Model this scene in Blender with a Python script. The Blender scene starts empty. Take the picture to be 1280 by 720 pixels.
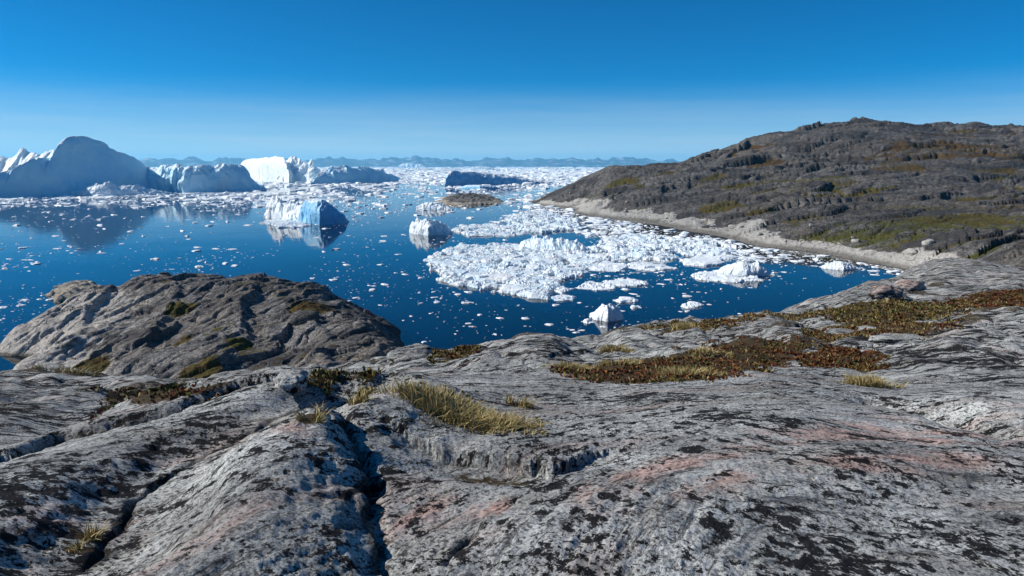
import bpy, math, random
import numpy as np
from mathutils import Vector

# ------------------------------------------------------------------ camera, sky, sun, exposure
SC = bpy.context.scene
COL = SC.collection
R = math.radians
H_CAM = 20.0                       # eye above the sea, metres
F_PX = 853.0                       # focal length in photograph pixels (24 mm on 36 mm)
PITCH = R(10.15)

cam_d = bpy.data.cameras.new('camera')
cam_d.lens = 24.0; cam_d.sensor_width = 36.0
cam_d.clip_start = 0.05; cam_d.clip_end = 120000
cam = bpy.data.objects.new('camera', cam_d)
cam.location = (0, 0, H_CAM)
cam.rotation_euler = (math.pi / 2 - PITCH, 0, 0)
COL.objects.link(cam); SC.camera = cam

SUN_AZ = R(-87)                    # from +Y, clockwise positive: the sun stands to the left
SUN_EL = R(36)
sun_dir = Vector((math.sin(SUN_AZ) * math.cos(SUN_EL), math.cos(SUN_AZ) * math.cos(SUN_EL), math.sin(SUN_EL)))

world = bpy.data.worlds.new('World'); SC.world = world; world.use_nodes = True
wn = world.node_tree.nodes; wl = world.node_tree.links; wn.clear()
w_out = wn.new('ShaderNodeOutputWorld'); w_bg = wn.new('ShaderNodeBackground')
w_bg.inputs['Strength'].default_value = 0.085
sky = wn.new('ShaderNodeTexSky'); sky.sky_type = 'NISHITA'; sky.sun_disc = False
sky.sun_elevation = SUN_EL; sky.sun_rotation = SUN_AZ
sky.altitude = 200; sky.air_density = 0.6; sky.dust_density = 0.0; sky.ozone_density = 1.0
hs = wn.new('ShaderNodeHueSaturation'); hs.inputs['Saturation'].default_value = 1.62
tint = wn.new('ShaderNodeMixRGB'); tint.blend_type = 'MULTIPLY'; tint.inputs['Fac'].default_value = 1; tint.inputs[2].default_value = (0.66, 0.92, 1.12, 1)
wl.new(sky.outputs[0], tint.inputs[1]); wl.new(tint.outputs[0], hs.inputs['Color'])
# thin streaks of high cloud, low all round the sky
tc = wn.new('ShaderNodeTexCoord'); mp = wn.new('ShaderNodeMapping'); mp.inputs['Scale'].default_value = (1.6, 1.6, 26)
wl.new(tc.outputs['Generated'], mp.inputs[0])
nz = wn.new('ShaderNodeTexNoise'); nz.inputs['Scale'].default_value = 2.4; nz.inputs['Detail'].default_value = 7; nz.inputs['Roughness'].default_value = 0.55
wl.new(mp.outputs[0], nz.inputs['Vector'])
rp = wn.new('ShaderNodeMapRange'); rp.inputs[1].default_value = 0.40; rp.inputs[2].default_value = 0.70
wl.new(nz.outputs[0], rp.inputs[0])
sp = wn.new('ShaderNodeSeparateXYZ'); wl.new(tc.outputs['Generated'], sp.inputs[0])
el = wn.new('ShaderNodeMapRange'); el.interpolation_type = 'SMOOTHSTEP'
el.inputs[1].default_value = 0.13; el.inputs[2].default_value = 0.0; el.inputs[3].default_value = 0; el.inputs[4].default_value = 0.26
wl.new(sp.outputs['Z'], el.inputs[0])
mu = wn.new('ShaderNodeMath'); mu.operation = 'MULTIPLY'; wl.new(rp.outputs[0], mu.inputs[0]); wl.new(el.outputs[0], mu.inputs[1])
mx = wn.new('ShaderNodeMixRGB'); wl.new(mu.outputs[0], mx.inputs['Fac']); wl.new(hs.outputs[0], mx.inputs[1]); mx.inputs[2].default_value = (7.6, 8.0, 8.3, 1)
hz = wn.new('ShaderNodeMapRange'); hz.interpolation_type = 'SMOOTHSTEP'      # milky air low over the sea, all round
hz.inputs[1].default_value = 0.12; hz.inputs[2].default_value = 0.0; hz.inputs[3].default_value = 0; hz.inputs[4].default_value = 0.62
wl.new(sp.outputs['Z'], hz.inputs[0])
mz = wn.new('ShaderNodeMixRGB'); wl.new(hz.outputs[0], mz.inputs['Fac']); wl.new(mx.outputs[0], mz.inputs[1]); mz.inputs[2].default_value = (6.6, 7.6, 8.4, 1)
wl.new(mz.outputs[0], w_bg.inputs['Color']); wl.new(w_bg.outputs[0], w_out.inputs['Surface'])

sun_d = bpy.data.lights.new('sun', 'SUN'); sun_d.energy = 5.0; sun_d.angle = R(0.53); sun_d.color = (1.0, 0.955, 0.88)
sun = bpy.data.objects.new('sun', sun_d); COL.objects.link(sun)
sun.rotation_euler = (-sun_dir).to_track_quat('-Z', 'Y').to_euler()

SC.view_settings.view_transform = 'Standard'; SC.view_settings.look = 'None'
SC.view_settings.exposure = 0.15; SC.view_settings.gamma = 1.0
SC.render.engine = 'CYCLES'
SC.cycles.use_denoising = True
SC.cycles.max_bounces = 8; SC.cycles.transparent_max_bounces = 8; SC.cycles.volume_bounces = 1
SC.cycles.caustics_reflective = False; SC.cycles.caustics_refractive = False

# ------------------------------------------------------------------ helpers
RNG = np.random.default_rng(7)
random.seed(7)
SP, CP = math.sin(PITCH), math.cos(PITCH)

def ray(px, py):
    """photo pixel -> (x/Y, z/Y) slopes of its ray"""
    dy = F_PX * CP + (360 - py) * SP
    return (px - 640) / dy, (-F_PX * SP + (360 - py) * CP) / dy
def K(px, py, Y):
    a, b = ray(px, py); return (a * Y, Y, H_CAM + b * Y)
def S(px, py):
    """pixel -> point on the sea"""
    a, b = ray(px, py); Y = -H_CAM / b; return (a * Y, Y)
def pix(x, y, z):
    """world point(s) -> photo pixel"""
    dz = z - H_CAM
    dep = y * CP - dz * SP; up = y * SP + dz * CP
    return 640 + F_PX * x / dep, 360 - F_PX * up / dep

_ANG = np.random.default_rng(3).random(4096) * 2 * np.pi
_GX, _GY = np.cos(_ANG), np.sin(_ANG)
_PERM = np.random.default_rng(5).permutation(4096)
def _h2(ix, iy, seed):
    return _PERM[(_PERM[(ix + seed * 131) & 4095] + iy) & 4095]
def perlin(x, y, seed=0):
    x = np.asarray(x, float); y = np.asarray(y, float)
    ix = np.floor(x).astype(np.int64); iy = np.floor(y).astype(np.int64)
    fx = x - ix; fy = y - iy
    u = fx * fx * fx * (fx * (fx * 6 - 15) + 10); v = fy * fy * fy * (fy * (fy * 6 - 15) + 10)
    def g(a, b, dx, dy):
        h = _h2(a, b, seed); return _GX[h] * dx + _GY[h] * dy
    n00 = g(ix, iy, fx, fy); n10 = g(ix + 1, iy, fx - 1, fy); n01 = g(ix, iy + 1, fx, fy - 1); n11 = g(ix + 1, iy + 1, fx - 1, fy - 1)
    return ((n00 * (1 - u) + n10 * u) * (1 - v) + (n01 * (1 - u) + n11 * u) * v) * 1.5
def fbm(x, y, oct=4, seed=0, gain=0.5, lac=2.03):
    s = 0; a = 1.0
    for i in range(oct):
        s = s + a * perlin(x, y, seed + i); x = x * lac + 3.7; y = y * lac + 1.3; a *= gain
    return s
def billow(x, y, oct=3, seed=0, gain=0.5):
    s = 0; a = 1.0
    for i in range(oct):
        s = s + a * (np.sqrt(perlin(x, y, seed + i) ** 2 + 0.0012) - 0.25); x = x * 2.07 + 5.1; y = y * 2.07 + 2.3; a *= gain
    return s
def worley(x, y, seed=0, jit=0.9):
    """F1, F2, random number of the nearest cell, offset to its centre"""
    ix = np.floor(x).astype(np.int64); iy = np.floor(y).astype(np.int64)
    f1 = np.full(x.shape, 9.0); f2 = np.full(x.shape, 9.0); cid = np.zeros(x.shape); ox = np.zeros(x.shape); oy = np.zeros(x.shape)
    for dx in (-1, 0, 1):
        for dy in (-1, 0, 1):
            h = _h2(ix + dx, iy + dy, seed); 
            qx = ix + dx + 0.5 + (h / 4096 - 0.5) * jit - x
            qy = iy + dy + 0.5 + (((h * 37) & 4095) / 4096 - 0.5) * jit - y
            d = np.hypot(qx, qy); m = d < f1
            f2 = np.where(m, f1, np.minimum(f2, d)); f1 = np.where(m, d, f1)
            cid = np.where(m, ((h * 91) & 4095) / 4096, cid); ox = np.where(m, qx, ox); oy = np.where(m, qy, oy)
    return f1, f2, cid, ox, oy
def sstep(a, b, x):
    t = np.clip((x - a) / (b - a), 0, 1); return t * t * (3 - 2 * t)
def seg_dist(x, y, pts):
    """distance to polyline and signed side (+ = left of its direction), curve parameter"""
    best = np.full(np.shape(x), 1e9); side = np.zeros(np.shape(x)); par = np.zeros(np.shape(x)); L = 0
    for (ax, ay), (bx, by) in zip(pts[:-1], pts[1:]):
        dx, dy = bx - ax, by - ay; l = math.hypot(dx, dy) + 1e-9
        t = np.clip(((x - ax) * dx + (y - ay) * dy) / (l * l), 0, 1)
        d = np.hypot(x - ax - t * dx, y - ay - t * dy); m = d < best
        best = np.where(m, d, best); side = np.where(m, np.sign(dx * (y - ay) - dy * (x - ax)), side); par = np.where(m, L + t * l, par); L += l
    return best, side, par / L
def poly_sdf(x, y, poly):
    """signed distance, + inside"""
    d = np.full(np.shape(x), 1e9); ins = np.zeros(np.shape(x), bool); n = len(poly)
    for i in range(n):
        ax, ay = poly[i]; bx, by = poly[(i + 1) % n]; dx, dy = bx - ax, by - ay
        t = np.clip(((x - ax) * dx + (y - ay) * dy) / (dx * dx + dy * dy + 1e-12), 0, 1)
        d = np.minimum(d, np.hypot(x - ax - t * dx, y - ay - t * dy))
        c = ((ay > y) != (by > y)) & (x < (bx - ax) * (y - ay) / (by - ay + 1e-12) + ax)
        ins ^= c
    return np.where(ins, d, -d)
class TPS:
    def __init__(s, pts, warp, lam=0.0):
        p = np.array(pts, float); s.warp = warp
        q = np.stack(warp(p[:, 0], p[:, 1]), 1); s.q = q; n = len(q)
        d = np.linalg.norm(q[:, None] - q[None], axis=2); A = d * d * np.log(d + 1e-9)
        A += lam * np.eye(n)
        P = np.hstack([np.ones((n, 1)), q]); M = np.block([[A, P], [P.T, np.zeros((3, 3))]])
        s.w = np.linalg.solve(M, np.concatenate([p[:, 2], np.zeros(3)]))
    def __call__(s, x, y):
        a, b = s.warp(x, y); sh = np.shape(a); a = np.ravel(a); b = np.ravel(b)
        out = s.w[-3] + s.w[-2] * a + s.w[-1] * b
        for (qx, qy), w in zip(s.q, s.w):
            d2 = (a - qx) ** 2 + (b - qy) ** 2; out = out + w * 0.5 * d2 * np.log(d2 + 1e-18)
        return out.reshape(sh)

def mesh_from(name, V, F, mat, attrs=None, smooth=True, parent=None):
    """V (n,3), F (m,k) with k corners per face, as ONE mesh object"""
    me = bpy.data.meshes.new(name); V = np.asarray(V, np.float32); F = np.asarray(F, np.int32); k = F.shape[1]
    me.vertices.add(len(V)); me.vertices.foreach_set('co', V.ravel())
    me.loops.add(F.size); me.loops.foreach_set('vertex_index', F.ravel())
    me.polygons.add(len(F)); me.polygons.foreach_set('loop_start', np.arange(0, F.size, k, dtype=np.int32))
    me.polygons.foreach_set('use_smooth', np.full(len(F), smooth))
    me.update(calc_edges=True)
    for an, (ty, data) in (attrs or {}).items():
        a = me.attributes.new(an, ty, 'POINT')
        if ty == 'FLOAT': a.data.foreach_set('value', np.asarray(data, np.float32).ravel())
        elif ty == 'FLOAT_VECTOR': a.data.foreach_set('vector', np.asarray(data, np.float32).ravel())
        else: a.data.foreach_set('color', np.asarray(data, np.float32).ravel())
    if mat: me.materials.append(mat)
    o = bpy.data.objects.new(name, me); COL.objects.link(o)
    if parent: o.parent = parent
    return o
def grid_mesh(name, X, Y, Z, mat, keep=None, attrs=None, parent=None, smooth=True):
    n, m = X.shape; idx = np.arange(n * m).reshape(n, m)
    F = np.stack([idx[:-1, :-1], idx[:-1, 1:], idx[1:, 1:], idx[1:, :-1]], -1).reshape(-1, 4)
    V = np.stack([X, Y, Z], -1).reshape(-1, 3)
    if keep is not None:
        kv = keep.ravel(); F = F[kv[F].any(1)]
    used = np.zeros(len(V), bool); used[F.ravel()] = True
    mapi = np.cumsum(used) - 1
    at = {}
    for an, (ty, d) in (attrs or {}).items():
        d = np.asarray(d); d = d.reshape(n * m, -1)[used]; at[an] = (ty, d)
    return mesh_from(name, V[used], mapi[F], mat, at, smooth, parent)
def tag(o, label=None, cat=None, group=None, kind=None):
    if label: o['label'] = label
    if cat: o['category'] = cat
    if group: o['group'] = group
    if kind: o['kind'] = kind
    return o
def empty(name, loc):
    o = bpy.data.objects.new(name, None); o.location = loc; o.empty_display_size = 0.2; COL.objects.link(o); return o

# ------------------------------------------------------------------ materials
class NT:
    def __init__(s, name):
        s.m = bpy.data.materials.new(name); s.m.use_nodes = True; s.t = s.m.node_tree; s.t.nodes.clear()
        s.out = s.n('ShaderNodeOutputMaterial')
    def n(s, ty, **kw):
        nd = s.t.nodes.new(ty)
        for k, v in kw.items(): setattr(nd, k, v)
        return nd
    def link(s, a, b): s.t.links.new(a, b)
    def val(s, sock, v):
        if isinstance(v, bpy.types.NodeSocket): s.link(v, sock)
        else: sock.default_value = v
    def attr(s, name, vec=False):
        a = s.n('ShaderNodeAttribute', attribute_name=name); return a.outputs['Vector'] if vec else a.outputs['Fac']
    def acol(s, name): return s.n('ShaderNodeAttribute', attribute_name=name).outputs['Color']
    def pos(s): return s.n('ShaderNodeNewGeometry').outputs['Position']
    def mapping(s, v, scale, rot=(0, 0, 0), loc=(0, 0, 0)):
        m = s.n('ShaderNodeMapping'); s.link(v, m.inputs[0]); m.inputs['Scale'].default_value = scale; m.inputs['Rotation'].default_value = rot; m.inputs['Location'].default_value = loc; return m.outputs[0]
    def noise(s, v, scale, detail=5, rough=0.55, dist=0.0):
        m = s.n('ShaderNodeTexNoise'); s.link(v, m.inputs['Vector']); m.inputs['Scale'].default_value = scale; m.inputs['Detail'].default_value = detail; m.inputs['Roughness'].default_value = rough; m.inputs['Distortion'].default_value = dist; return m.outputs[0]
    def voro(s, v, scale, feature='F1', out='Distance'):
        m = s.n('ShaderNodeTexVoronoi', feature=feature); s.link(v, m.inputs['Vector']); m.inputs['Scale'].default_value = scale; return m.outputs[out]
    def rng(s, v, a, b, lo=0.0, hi=1.0, smooth=False):
        m = s.n('ShaderNodeMapRange'); s.val(m.inputs[0], v)
        if smooth: m.interpolation_type = 'SMOOTHSTEP'
        for i, q in zip((1, 2, 3, 4), (a, b, lo, hi)): s.val(m.inputs[i], q)
        return m.outputs[0]
    def math(s, op, a, b=0.0, clamp=False):
        m = s.n('ShaderNodeMath', operation=op, use_clamp=clamp); s.val(m.inputs[0], a); s.val(m.inputs[1], b); return m.outputs[0]
    def mix(s, f, a, b):
        m = s.n('ShaderNodeMixRGB'); s.val(m.inputs['Fac'], f)
        for i, q in ((1, a), (2, b)):
            if isinstance(q, tuple) and len(q) == 3: q = q + (1,)
            s.val(m.inputs[i], q)
        return m.outputs[0]
    def bump(s, h, strength, dist, normal=None):
        b = s.n('ShaderNodeBump'); s.val(b.inputs['Height'], h); b.inputs['Strength'].default_value = strength; b.inputs['Distance'].default_value = dist
        if normal is not None: s.link(normal, b.inputs['Normal'])
        return b.outputs[0]
    def principled(s, color, rough=0.8, normal=None, spec=0.3, **kw):
        p = s.n('ShaderNodeBsdfPrincipled')
        if isinstance(color, tuple): color = color + (1,) if len(color) == 3 else color
        s.val(p.inputs['Base Color'], color); s.val(p.inputs['Roughness'], rough); p.inputs['Specular IOR Level'].default_value = spec
        if normal is not None: s.link(normal, p.inputs['Normal'])
        for k, v in kw.items(): s.val(p.inputs[k.replace('_', ' ')], v)
        s.link(p.outputs[0], s.out.inputs['Surface']); return p

def mat_near_rock():
    t = NT('lichen_gneiss'); P = t.pos(); F = t.attr('fol', True)
    Fs = t.mapping(F, (0.32, 1, 1))          # stretched along the foliation
    # ground mass: pale crust of grey lichen, wearing off to bare darker gneiss
    g1 = t.noise(Fs, 9, 8, 0.64); g2 = t.noise(P, 75, 6, 0.72); g3 = t.noise(F, 1.3, 3, 0.5)
    col = t.mix(t.rng(g1, 0.36, 0.60), (0.23, 0.232, 0.225), (0.58, 0.59, 0.565))
    col = t.mix(t.rng(g2, 0.46, 0.60, 0, 0.7), col, (0.70, 0.71, 0.69))
    col = t.mix(t.rng(g2, 0.50, 0.36, 0, 0.9), col, (0.055, 0.055, 0.056))
    col = t.mix(t.rng(g3, 0.38, 0.60, 0.48, 0), col, (0.13, 0.13, 0.128))
    # pink feldspar bands
    pk = t.math('MULTIPLY', t.attr('pink'), t.rng(t.noise(Fs, 5, 6, 0.68), 0.42, 0.56))
    pcol = t.mix(t.rng(t.noise(P, 45, 5, 0.65), 0.35, 0.65), (0.30, 0.17, 0.145), (0.68, 0.46, 0.39))
    col = t.mix(t.math('MULTIPLY', pk, 0.8), col, pcol)
    # rust and tan staining
    st = t.math('MULTIPLY', t.rng(t.noise(Fs, 2.6, 5, 0.6), 0.54, 0.70), 0.45)
    col = t.mix(st, col, (0.20, 0.165, 0.12))
    # dark foliation streaks
    sk = t.noise(t.mapping(F, (0.10, 1, 1)), 17, 6, 0.65, 0.3)
    col = t.mix(t.rng(sk, 0.57, 0.63, 0, 0.6), col, (0.03, 0.03, 0.033))
    # black crustose lichen in ragged blots
    big = t.noise(F, 1.7, 3, 0.5)
    l1 = t.noise(t.mapping(F, (0.7, 1, 1)), 12, 9, 0.70)
    thr = t.math('SUBTRACT', t.rng(big, 0.36, 0.64, 0.60, 0.505), t.math('MULTIPLY', t.attr('lich'), 0.075))
    m1 = t.math('SUBTRACT', l1, thr); m1 = t.rng(m1, 0.0, 0.014)
    l2 = t.noise(P, 38, 5, 0.6); m2 = t.rng(l2, 0.555, 0.575)
    m2 = t.math('MULTIPLY', m2, t.rng(big, 0.4, 0.6, 0.55, 1))
    m3 = t.rng(t.math('ADD', t.noise(t.mapping(F, (0.75, 1, 1), (0, 0, 0), (3, 7, 1)), 4.2, 10, 0.66), t.math('MULTIPLY', t.attr('lich'), 0.05)), 0.615, 0.628)
    blk = t.math('MAXIMUM', t.math('MAXIMUM', m1, m3), m2)
    col = t.mix(t.math('MULTIPLY', blk, 0.97), col, (0.010, 0.0095, 0.011))
    # pale lichen specks
    wl_ = t.rng(t.noise(P, 55, 4, 0.5), 0.655, 0.69)
    col = t.mix(t.math('MULTIPLY', wl_, 0.6), col, (0.52, 0.54, 0.50))
    # soil and dead moss under the plants, brown silt in the basin
    so = t.attr('soil'); son = t.noise(P, 22, 6, 0.65)
    som = t.rng(t.math('ADD', so, t.math('MULTIPLY', t.math('SUBTRACT', son, 0.5), 0.9)), 0.42, 0.58)
    scol = t.mix(t.rng(t.noise(P, 60, 5, 0.7), 0.35, 0.65), (0.028, 0.020, 0.013), (0.105, 0.078, 0.045))
    col = t.mix(som, col, scol)
    cr = t.attr('crack'); col = t.mix(t.math('MULTIPLY', cr, 0.8), col, (0.022, 0.020, 0.018))
    hgt = t.math('ADD', t.math('MULTIPLY', g1, 0.5), t.math('ADD', t.math('MULTIPLY', g2, 0.25), t.math('MULTIPLY', blk, 0.10)))
    hgt = t.math('SUBTRACT', hgt, t.math('MULTIPLY', t.rng(sk, 0.54, 0.66), 0.35))
    nrm = t.bump(hgt, 0.9, 0.038)
    t.principled(col, 0.9, nrm, 0.08); return t.m

def mat_far_rock(name, k, pale, scale):
    """shore and hill rock: attributes veg (0..1), wash (pale wave-washed zone, pale left end of the outcrop), hue (plant colour)"""
    t = NT(name); P = t.pos(); Ps = t.mapping(P, (1, 1, 2.2), (0.35, 0.2, 0.5))
    a = t.noise(Ps, 0.55 * scale, 8, 0.62); b = t.noise(P, 2.6 * scale, 7, 0.66); c = t.noise(P, 0.055 * scale, 4, 0.55)
    col = t.mix(t.rng(a, 0.35, 0.65), tuple(k * q for q in (0.078, 0.074, 0.07)), tuple(k * q for q in (0.28, 0.265, 0.25)))
    col = t.mix(t.rng(b, 0.36, 0.52, 0.8, 0), col, tuple(k * q for q in (0.035, 0.034, 0.036)))
    col = t.mix(t.rng(b, 0.54, 0.68, 0, 0.75), col, tuple(k * q for q in (0.52, 0.495, 0.465)))
    col = t.mix(t.rng(c, 0.45, 0.62, 0, 0.5), col, tuple(k * q for q in (0.16, 0.135, 0.11)))
    col = t.mix(t.rng(t.noise(t.mapping(P, (0.5, 1.3, 1.3), (0, 0, 0.35)), 0.07 * scale, 5, 0.6), 0.47, 0.58, 0, 0.72), col, tuple(k * q for q in (0.045, 0.044, 0.047)))
    cr = t.voro(t.mapping(P, (1, 1, 1.6), (0.4, 0.3, 0.2)), 0.42 * scale, 'DISTANCE_TO_EDGE')
    crm = t.math('MULTIPLY', t.rng(cr, 0.0, 0.035, 1, 0), t.rng(t.noise(P, 0.3 * scale, 2), 0.46, 0.6))
    col = t.mix(t.math('MULTIPLY', crm, 0.9), col, (0.012, 0.019, 0.018))
    dk = t.rng(t.math('ADD', t.attr('dark'), t.math('MULTIPLY', t.math('SUBTRACT', t.noise(P, 0.7 * scale, 7, 0.66), 0.5), 1.5)), 0.45, 0.62)
    col = t.mix(t.math('MULTIPLY', dk, 0.62), col, (0.050, 0.049, 0.049))
    # wave-washed pale rock above the tide line, and the pale outcrop end
    wa = t.attr('pale_wash'); wm = t.rng(t.math('ADD', wa, t.math('MULTIPLY', t.math('SUBTRACT', t.noise(P, 0.5 * scale, 6, 0.6), 0.5), 1.3)), 0.35, 0.62)
    wcol = t.mix(t.rng(b, 0.35, 0.62), tuple(0.52 * q for q in pale), pale)
    wcol = t.mix(t.math('MULTIPLY', crm, 0.8), wcol, (0.05, 0.045, 0.04))
    col = t.mix(wm, col, wcol)
    ti = t.attr('tide'); col = t.mix(ti, col, (0.075, 0.064, 0.045))
    # heath, grass and moss in the hollows
    ve = t.attr('veg'); vn = t.noise(P, 1.5 * scale, 7, 0.68)
    vm = t.rng(t.math('ADD', ve, t.math('MULTIPLY', t.math('SUBTRACT', vn, 0.5), 1.1)), 0.44, 0.56)
    hu = t.math('ADD', t.attr('hue'), t.math('MULTIPLY', t.math('SUBTRACT', t.noise(P, 0.8 * scale, 5, 0.6), 0.5), 1.4))
    vcol = t.mix(t.rng(hu, 0.15, 0.5), (0.075, 0.040, 0.016), (0.085, 0.072, 0.015))
    vcol = t.mix(t.rng(hu, 0.5, 0.9), vcol, (0.055, 0.080, 0.016))
    vcol = t.mix(t.rng(t.noise(P, 4.5 * scale, 5, 0.7), 0.45, 0.7, 0, 0.55), vcol, (0.16, 0.135, 0.06))
    vcol = t.mix(t.rng(t.noise(P, 3.5 * scale, 5, 0.7), 0.5, 0.35, 0, 0.7), vcol, (0.018, 0.017, 0.010))
    col = t.mix(vm, col, vcol)
    hgt = t.math('ADD', t.math('MULTIPLY', a, 0.9), t.math('MULTIPLY', b, 0.42))
    hgt = t.math('SUBTRACT', hgt, t.math('MULTIPLY', crm, 0.22))
    nrm = t.bump(hgt, 0.9, 0.8 / scale)
    t.principled(col, 0.92, nrm, 0.08); return t.m

def mat_ice(name, white, blue, scale=1.0, dirt=0.0, rough_bump=0.6, lit_snow=False):
    t = NT(name); P = t.pos()
    a = t.noise(P, 0.22 * scale, 7, 0.6); b = t.noise(P, 1.8 * scale, 6, 0.65)
    col = t.mix(t.rng(a, 0.36, 0.64), blue, white)
    if dirt:
        d = t.rng(t.noise(P, 2.3 * scale, 7, 0.7), 0.53, 0.68, 0, dirt)
        col = t.mix(d, col, (0.20, 0.20, 0.19))
    if lit_snow:  # snow on upward faces, also painting the lit tops white over the blue
        g = t.n('ShaderNodeNewGeometry'); sz = t.n('ShaderNodeSeparateXYZ'); t.link(g.outputs['Normal'], sz.inputs[0])
        sn = t.rng(t.math('ADD', sz.outputs['Z'], t.math('MULTIPLY', t.math('SUBTRACT', b, 0.5), 0.5)), 0.62, 0.85)
        col = t.mix(sn, col, (0.88, 0.90, 0.91))
    nrm = t.bump(t.math('ADD', a, t.math('MULTIPLY', b, 0.35)), rough_bump, 1.2 / scale)
    t.principled(col, 0.45, nrm, 0.35); return t.m

M = {}
M['near'] = mat_near_rock()
M['hill'] = mat_far_rock('hill_rock', 0.72, (0.53, 0.505, 0.46), 1.0)
M['outcrop'] = mat_far_rock('shore_rock', 1.15, (0.56, 0.52, 0.47), 2.2)
M['skerry'] = mat_far_rock('skerry_rock', 1.0, (0.46, 0.41, 0.33), 1.0)
M['ice'] = mat_ice('glacier_ice', (0.88, 0.90, 0.91), (0.70, 0.82, 0.88))
M['blue_shade_ice'] = mat_ice('blue_glacier_shade_ice', (0.64, 0.88, 0.97), (0.46, 0.79, 0.95), 0.35, 0, 0.5, True)  # blue glacier ice, with the shade on the cliffs put into its colour
M['dark_shade_ice'] = mat_ice('dark_blue_shade_ice', (0.28, 0.58, 0.80), (0.14, 0.42, 0.68), 0.8, 0, 0.6, True)  # shade of the dark bergs put into the blue; turquoise plate shares it
M['brash'] = mat_ice('dirty_brash_ice', (0.87, 0.88, 0.87), (0.66, 0.81, 0.89), 1.2, 0.25, 0.6)
M['floe'] = mat_ice('floe_ice', (0.88, 0.90, 0.91), (0.76, 0.84, 0.88), 2.0, 0.0, 0.5)
M['foot'] = mat_ice('submerged_ice', (0.75, 0.86, 0.86), (0.55, 0.78, 0.82), 1.0)

def mat_water():
    t = NT('sea_water'); P = t.pos(); P2 = t.mapping(P, (1, 1, 0))
    n1 = t.noise(t.mapping(P2, (0.5, 1, 1)), 0.55, 3, 0.5); n2 = t.noise(P2, 0.045, 3, 0.5); n3 = t.noise(P2, 2.6, 2, 0.5)
    lane = t.rng(t.noise(t.mapping(P2, (0.25, 1, 1), (0, 0, 0.25)), 0.014, 4, 0.6), 0.46, 0.60, 0.35, 2.6)
    hgt = t.math('ADD', t.math('MULTIPLY', t.math('MULTIPLY', n1, lane), 0.016), t.math('ADD', t.math('MULTIPLY', n2, 0.10), t.math('MULTIPLY', n3, 0.003)))
    nrm = t.bump(hgt, 0.5, 1.0)
    gl = t.n('ShaderNodeBsdfGlossy'); gl.inputs['Roughness'].default_value = 0.045; t.link(nrm, gl.inputs['Normal'])
    gl.inputs['Color'].default_value = (1, 1, 1, 1)
    tr = t.n('ShaderNodeBsdfTransparent'); tr.inputs['Color'].default_value = (0.10, 0.50, 0.62, 1)
    fr = t.n('ShaderNodeFresnel'); fr.inputs['IOR'].default_value = 1.333; t.link(nrm, fr.inputs['Normal'])
    mx = t.n('ShaderNodeMixShader'); t.link(fr.outputs[0], mx.inputs[0]); t.link(tr.outputs[0], mx.inputs[1]); t.link(gl.outputs[0], mx.inputs[2])
    # film of brash and slush where the ice field is too far off to tell the pieces apart
    sx = t.n('ShaderNodeSeparateXYZ'); t.link(P, sx.inputs[0])
    d = t.math('POWER', t.rng(sx.outputs['Y'], 300, 1600, 0.0, 1.0), 0.45)
    le = t.math('MULTIPLY', t.rng(sx.outputs['X'], -60, -130), t.math('MULTIPLY', t.rng(sx.outputs['Y'], 300, 480), t.rng(sx.outputs['Y'], 700, 520)))
    d = t.math('MAXIMUM', d, t.math('MULTIPLY', le, 0.78))
    ns = t.noise(t.mapping(P2, (1, 0.22, 1)), 0.045, 10, 0.72)
    thr = t.rng(d, 0.0, 1.0, 0.72, 0.43)
    m = t.rng(t.math('SUBTRACT', ns, thr), 0.0, 0.02)
    df = t.n('ShaderNodeBsdfDiffuse'); t.link(t.mix(t.rng(t.noise(P2, 0.05, 6, 0.7), 0.35, 0.65), (0.62, 0.70, 0.74), (0.84, 0.86, 0.87)), df.inputs['Color'])
    m2 = t.n('ShaderNodeMixShader'); t.link(m, m2.inputs[0]); t.link(mx.outputs[0], m2.inputs[1]); t.link(df.outputs[0], m2.inputs[2])
    t.link(m2.outputs[0], t.out.inputs['Surface']); return t.m
M['water'] = mat_water()
t = NT('deep_water'); t.principled((0.010, 0.40, 0.45), 1.0, None, 0.0); M['seabed'] = t.m
t = NT('far_coast_rock'); P = t.pos()
t.principled(t.mix(t.rng(t.noise(P, 0.006, 8, 0.65), 0.52, 0.66), (0.045, 0.055, 0.07), (0.40, 0.44, 0.48)), 0.9, None, 0.1); M['coast'] = t.m

# ------------------------------------------------------------------ the setting: sea, deep water, far coast
def sheet(name, x0, x1, y0, y1, z, mat, n=1):
    V = [(x0, y0, z), (x1, y0, z), (x1, y1, z), (x0, y1, z)]
    return tag(mesh_from(name, V, [(0, 1, 2, 3)], mat, smooth=False), kind='structure')
sheet('sea', -16000, 16000, -300, 16000, 0.0, M['water'])
sheet('deep_water', -15950, 15950, -290, 15950, -14.0, M['seabed'])

def far_coast():
    a = np.linspace(R(-50), R(36), 700); r = np.linspace(9500, 12000, 14)
    A, Rr = np.meshgrid(a, r); X = Rr * np.sin(A); Y = Rr * np.cos(A)
    top = 150 + 62 * fbm(A * 26, A * 0, 5, 40, 0.55) + 34 * perlin(A * 7, A * 0, 47)
    top = top * (1 - sstep(R(8), R(19), A) * 0.62) * (0.35 + 0.65 * sstep(R(-50), R(-14), A))
    tt = (Rr - 9500) / 2500
    Z = -5 + top * sstep(0, 0.55, tt) * (0.8 + 0.35 * fbm(X / 700, Y / 700, 5, 50)) 
    Z[0] = -8
    tag(grid_mesh('far_coast', X, Y, Z, M['coast']), kind='structure')
far_coast()

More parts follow.
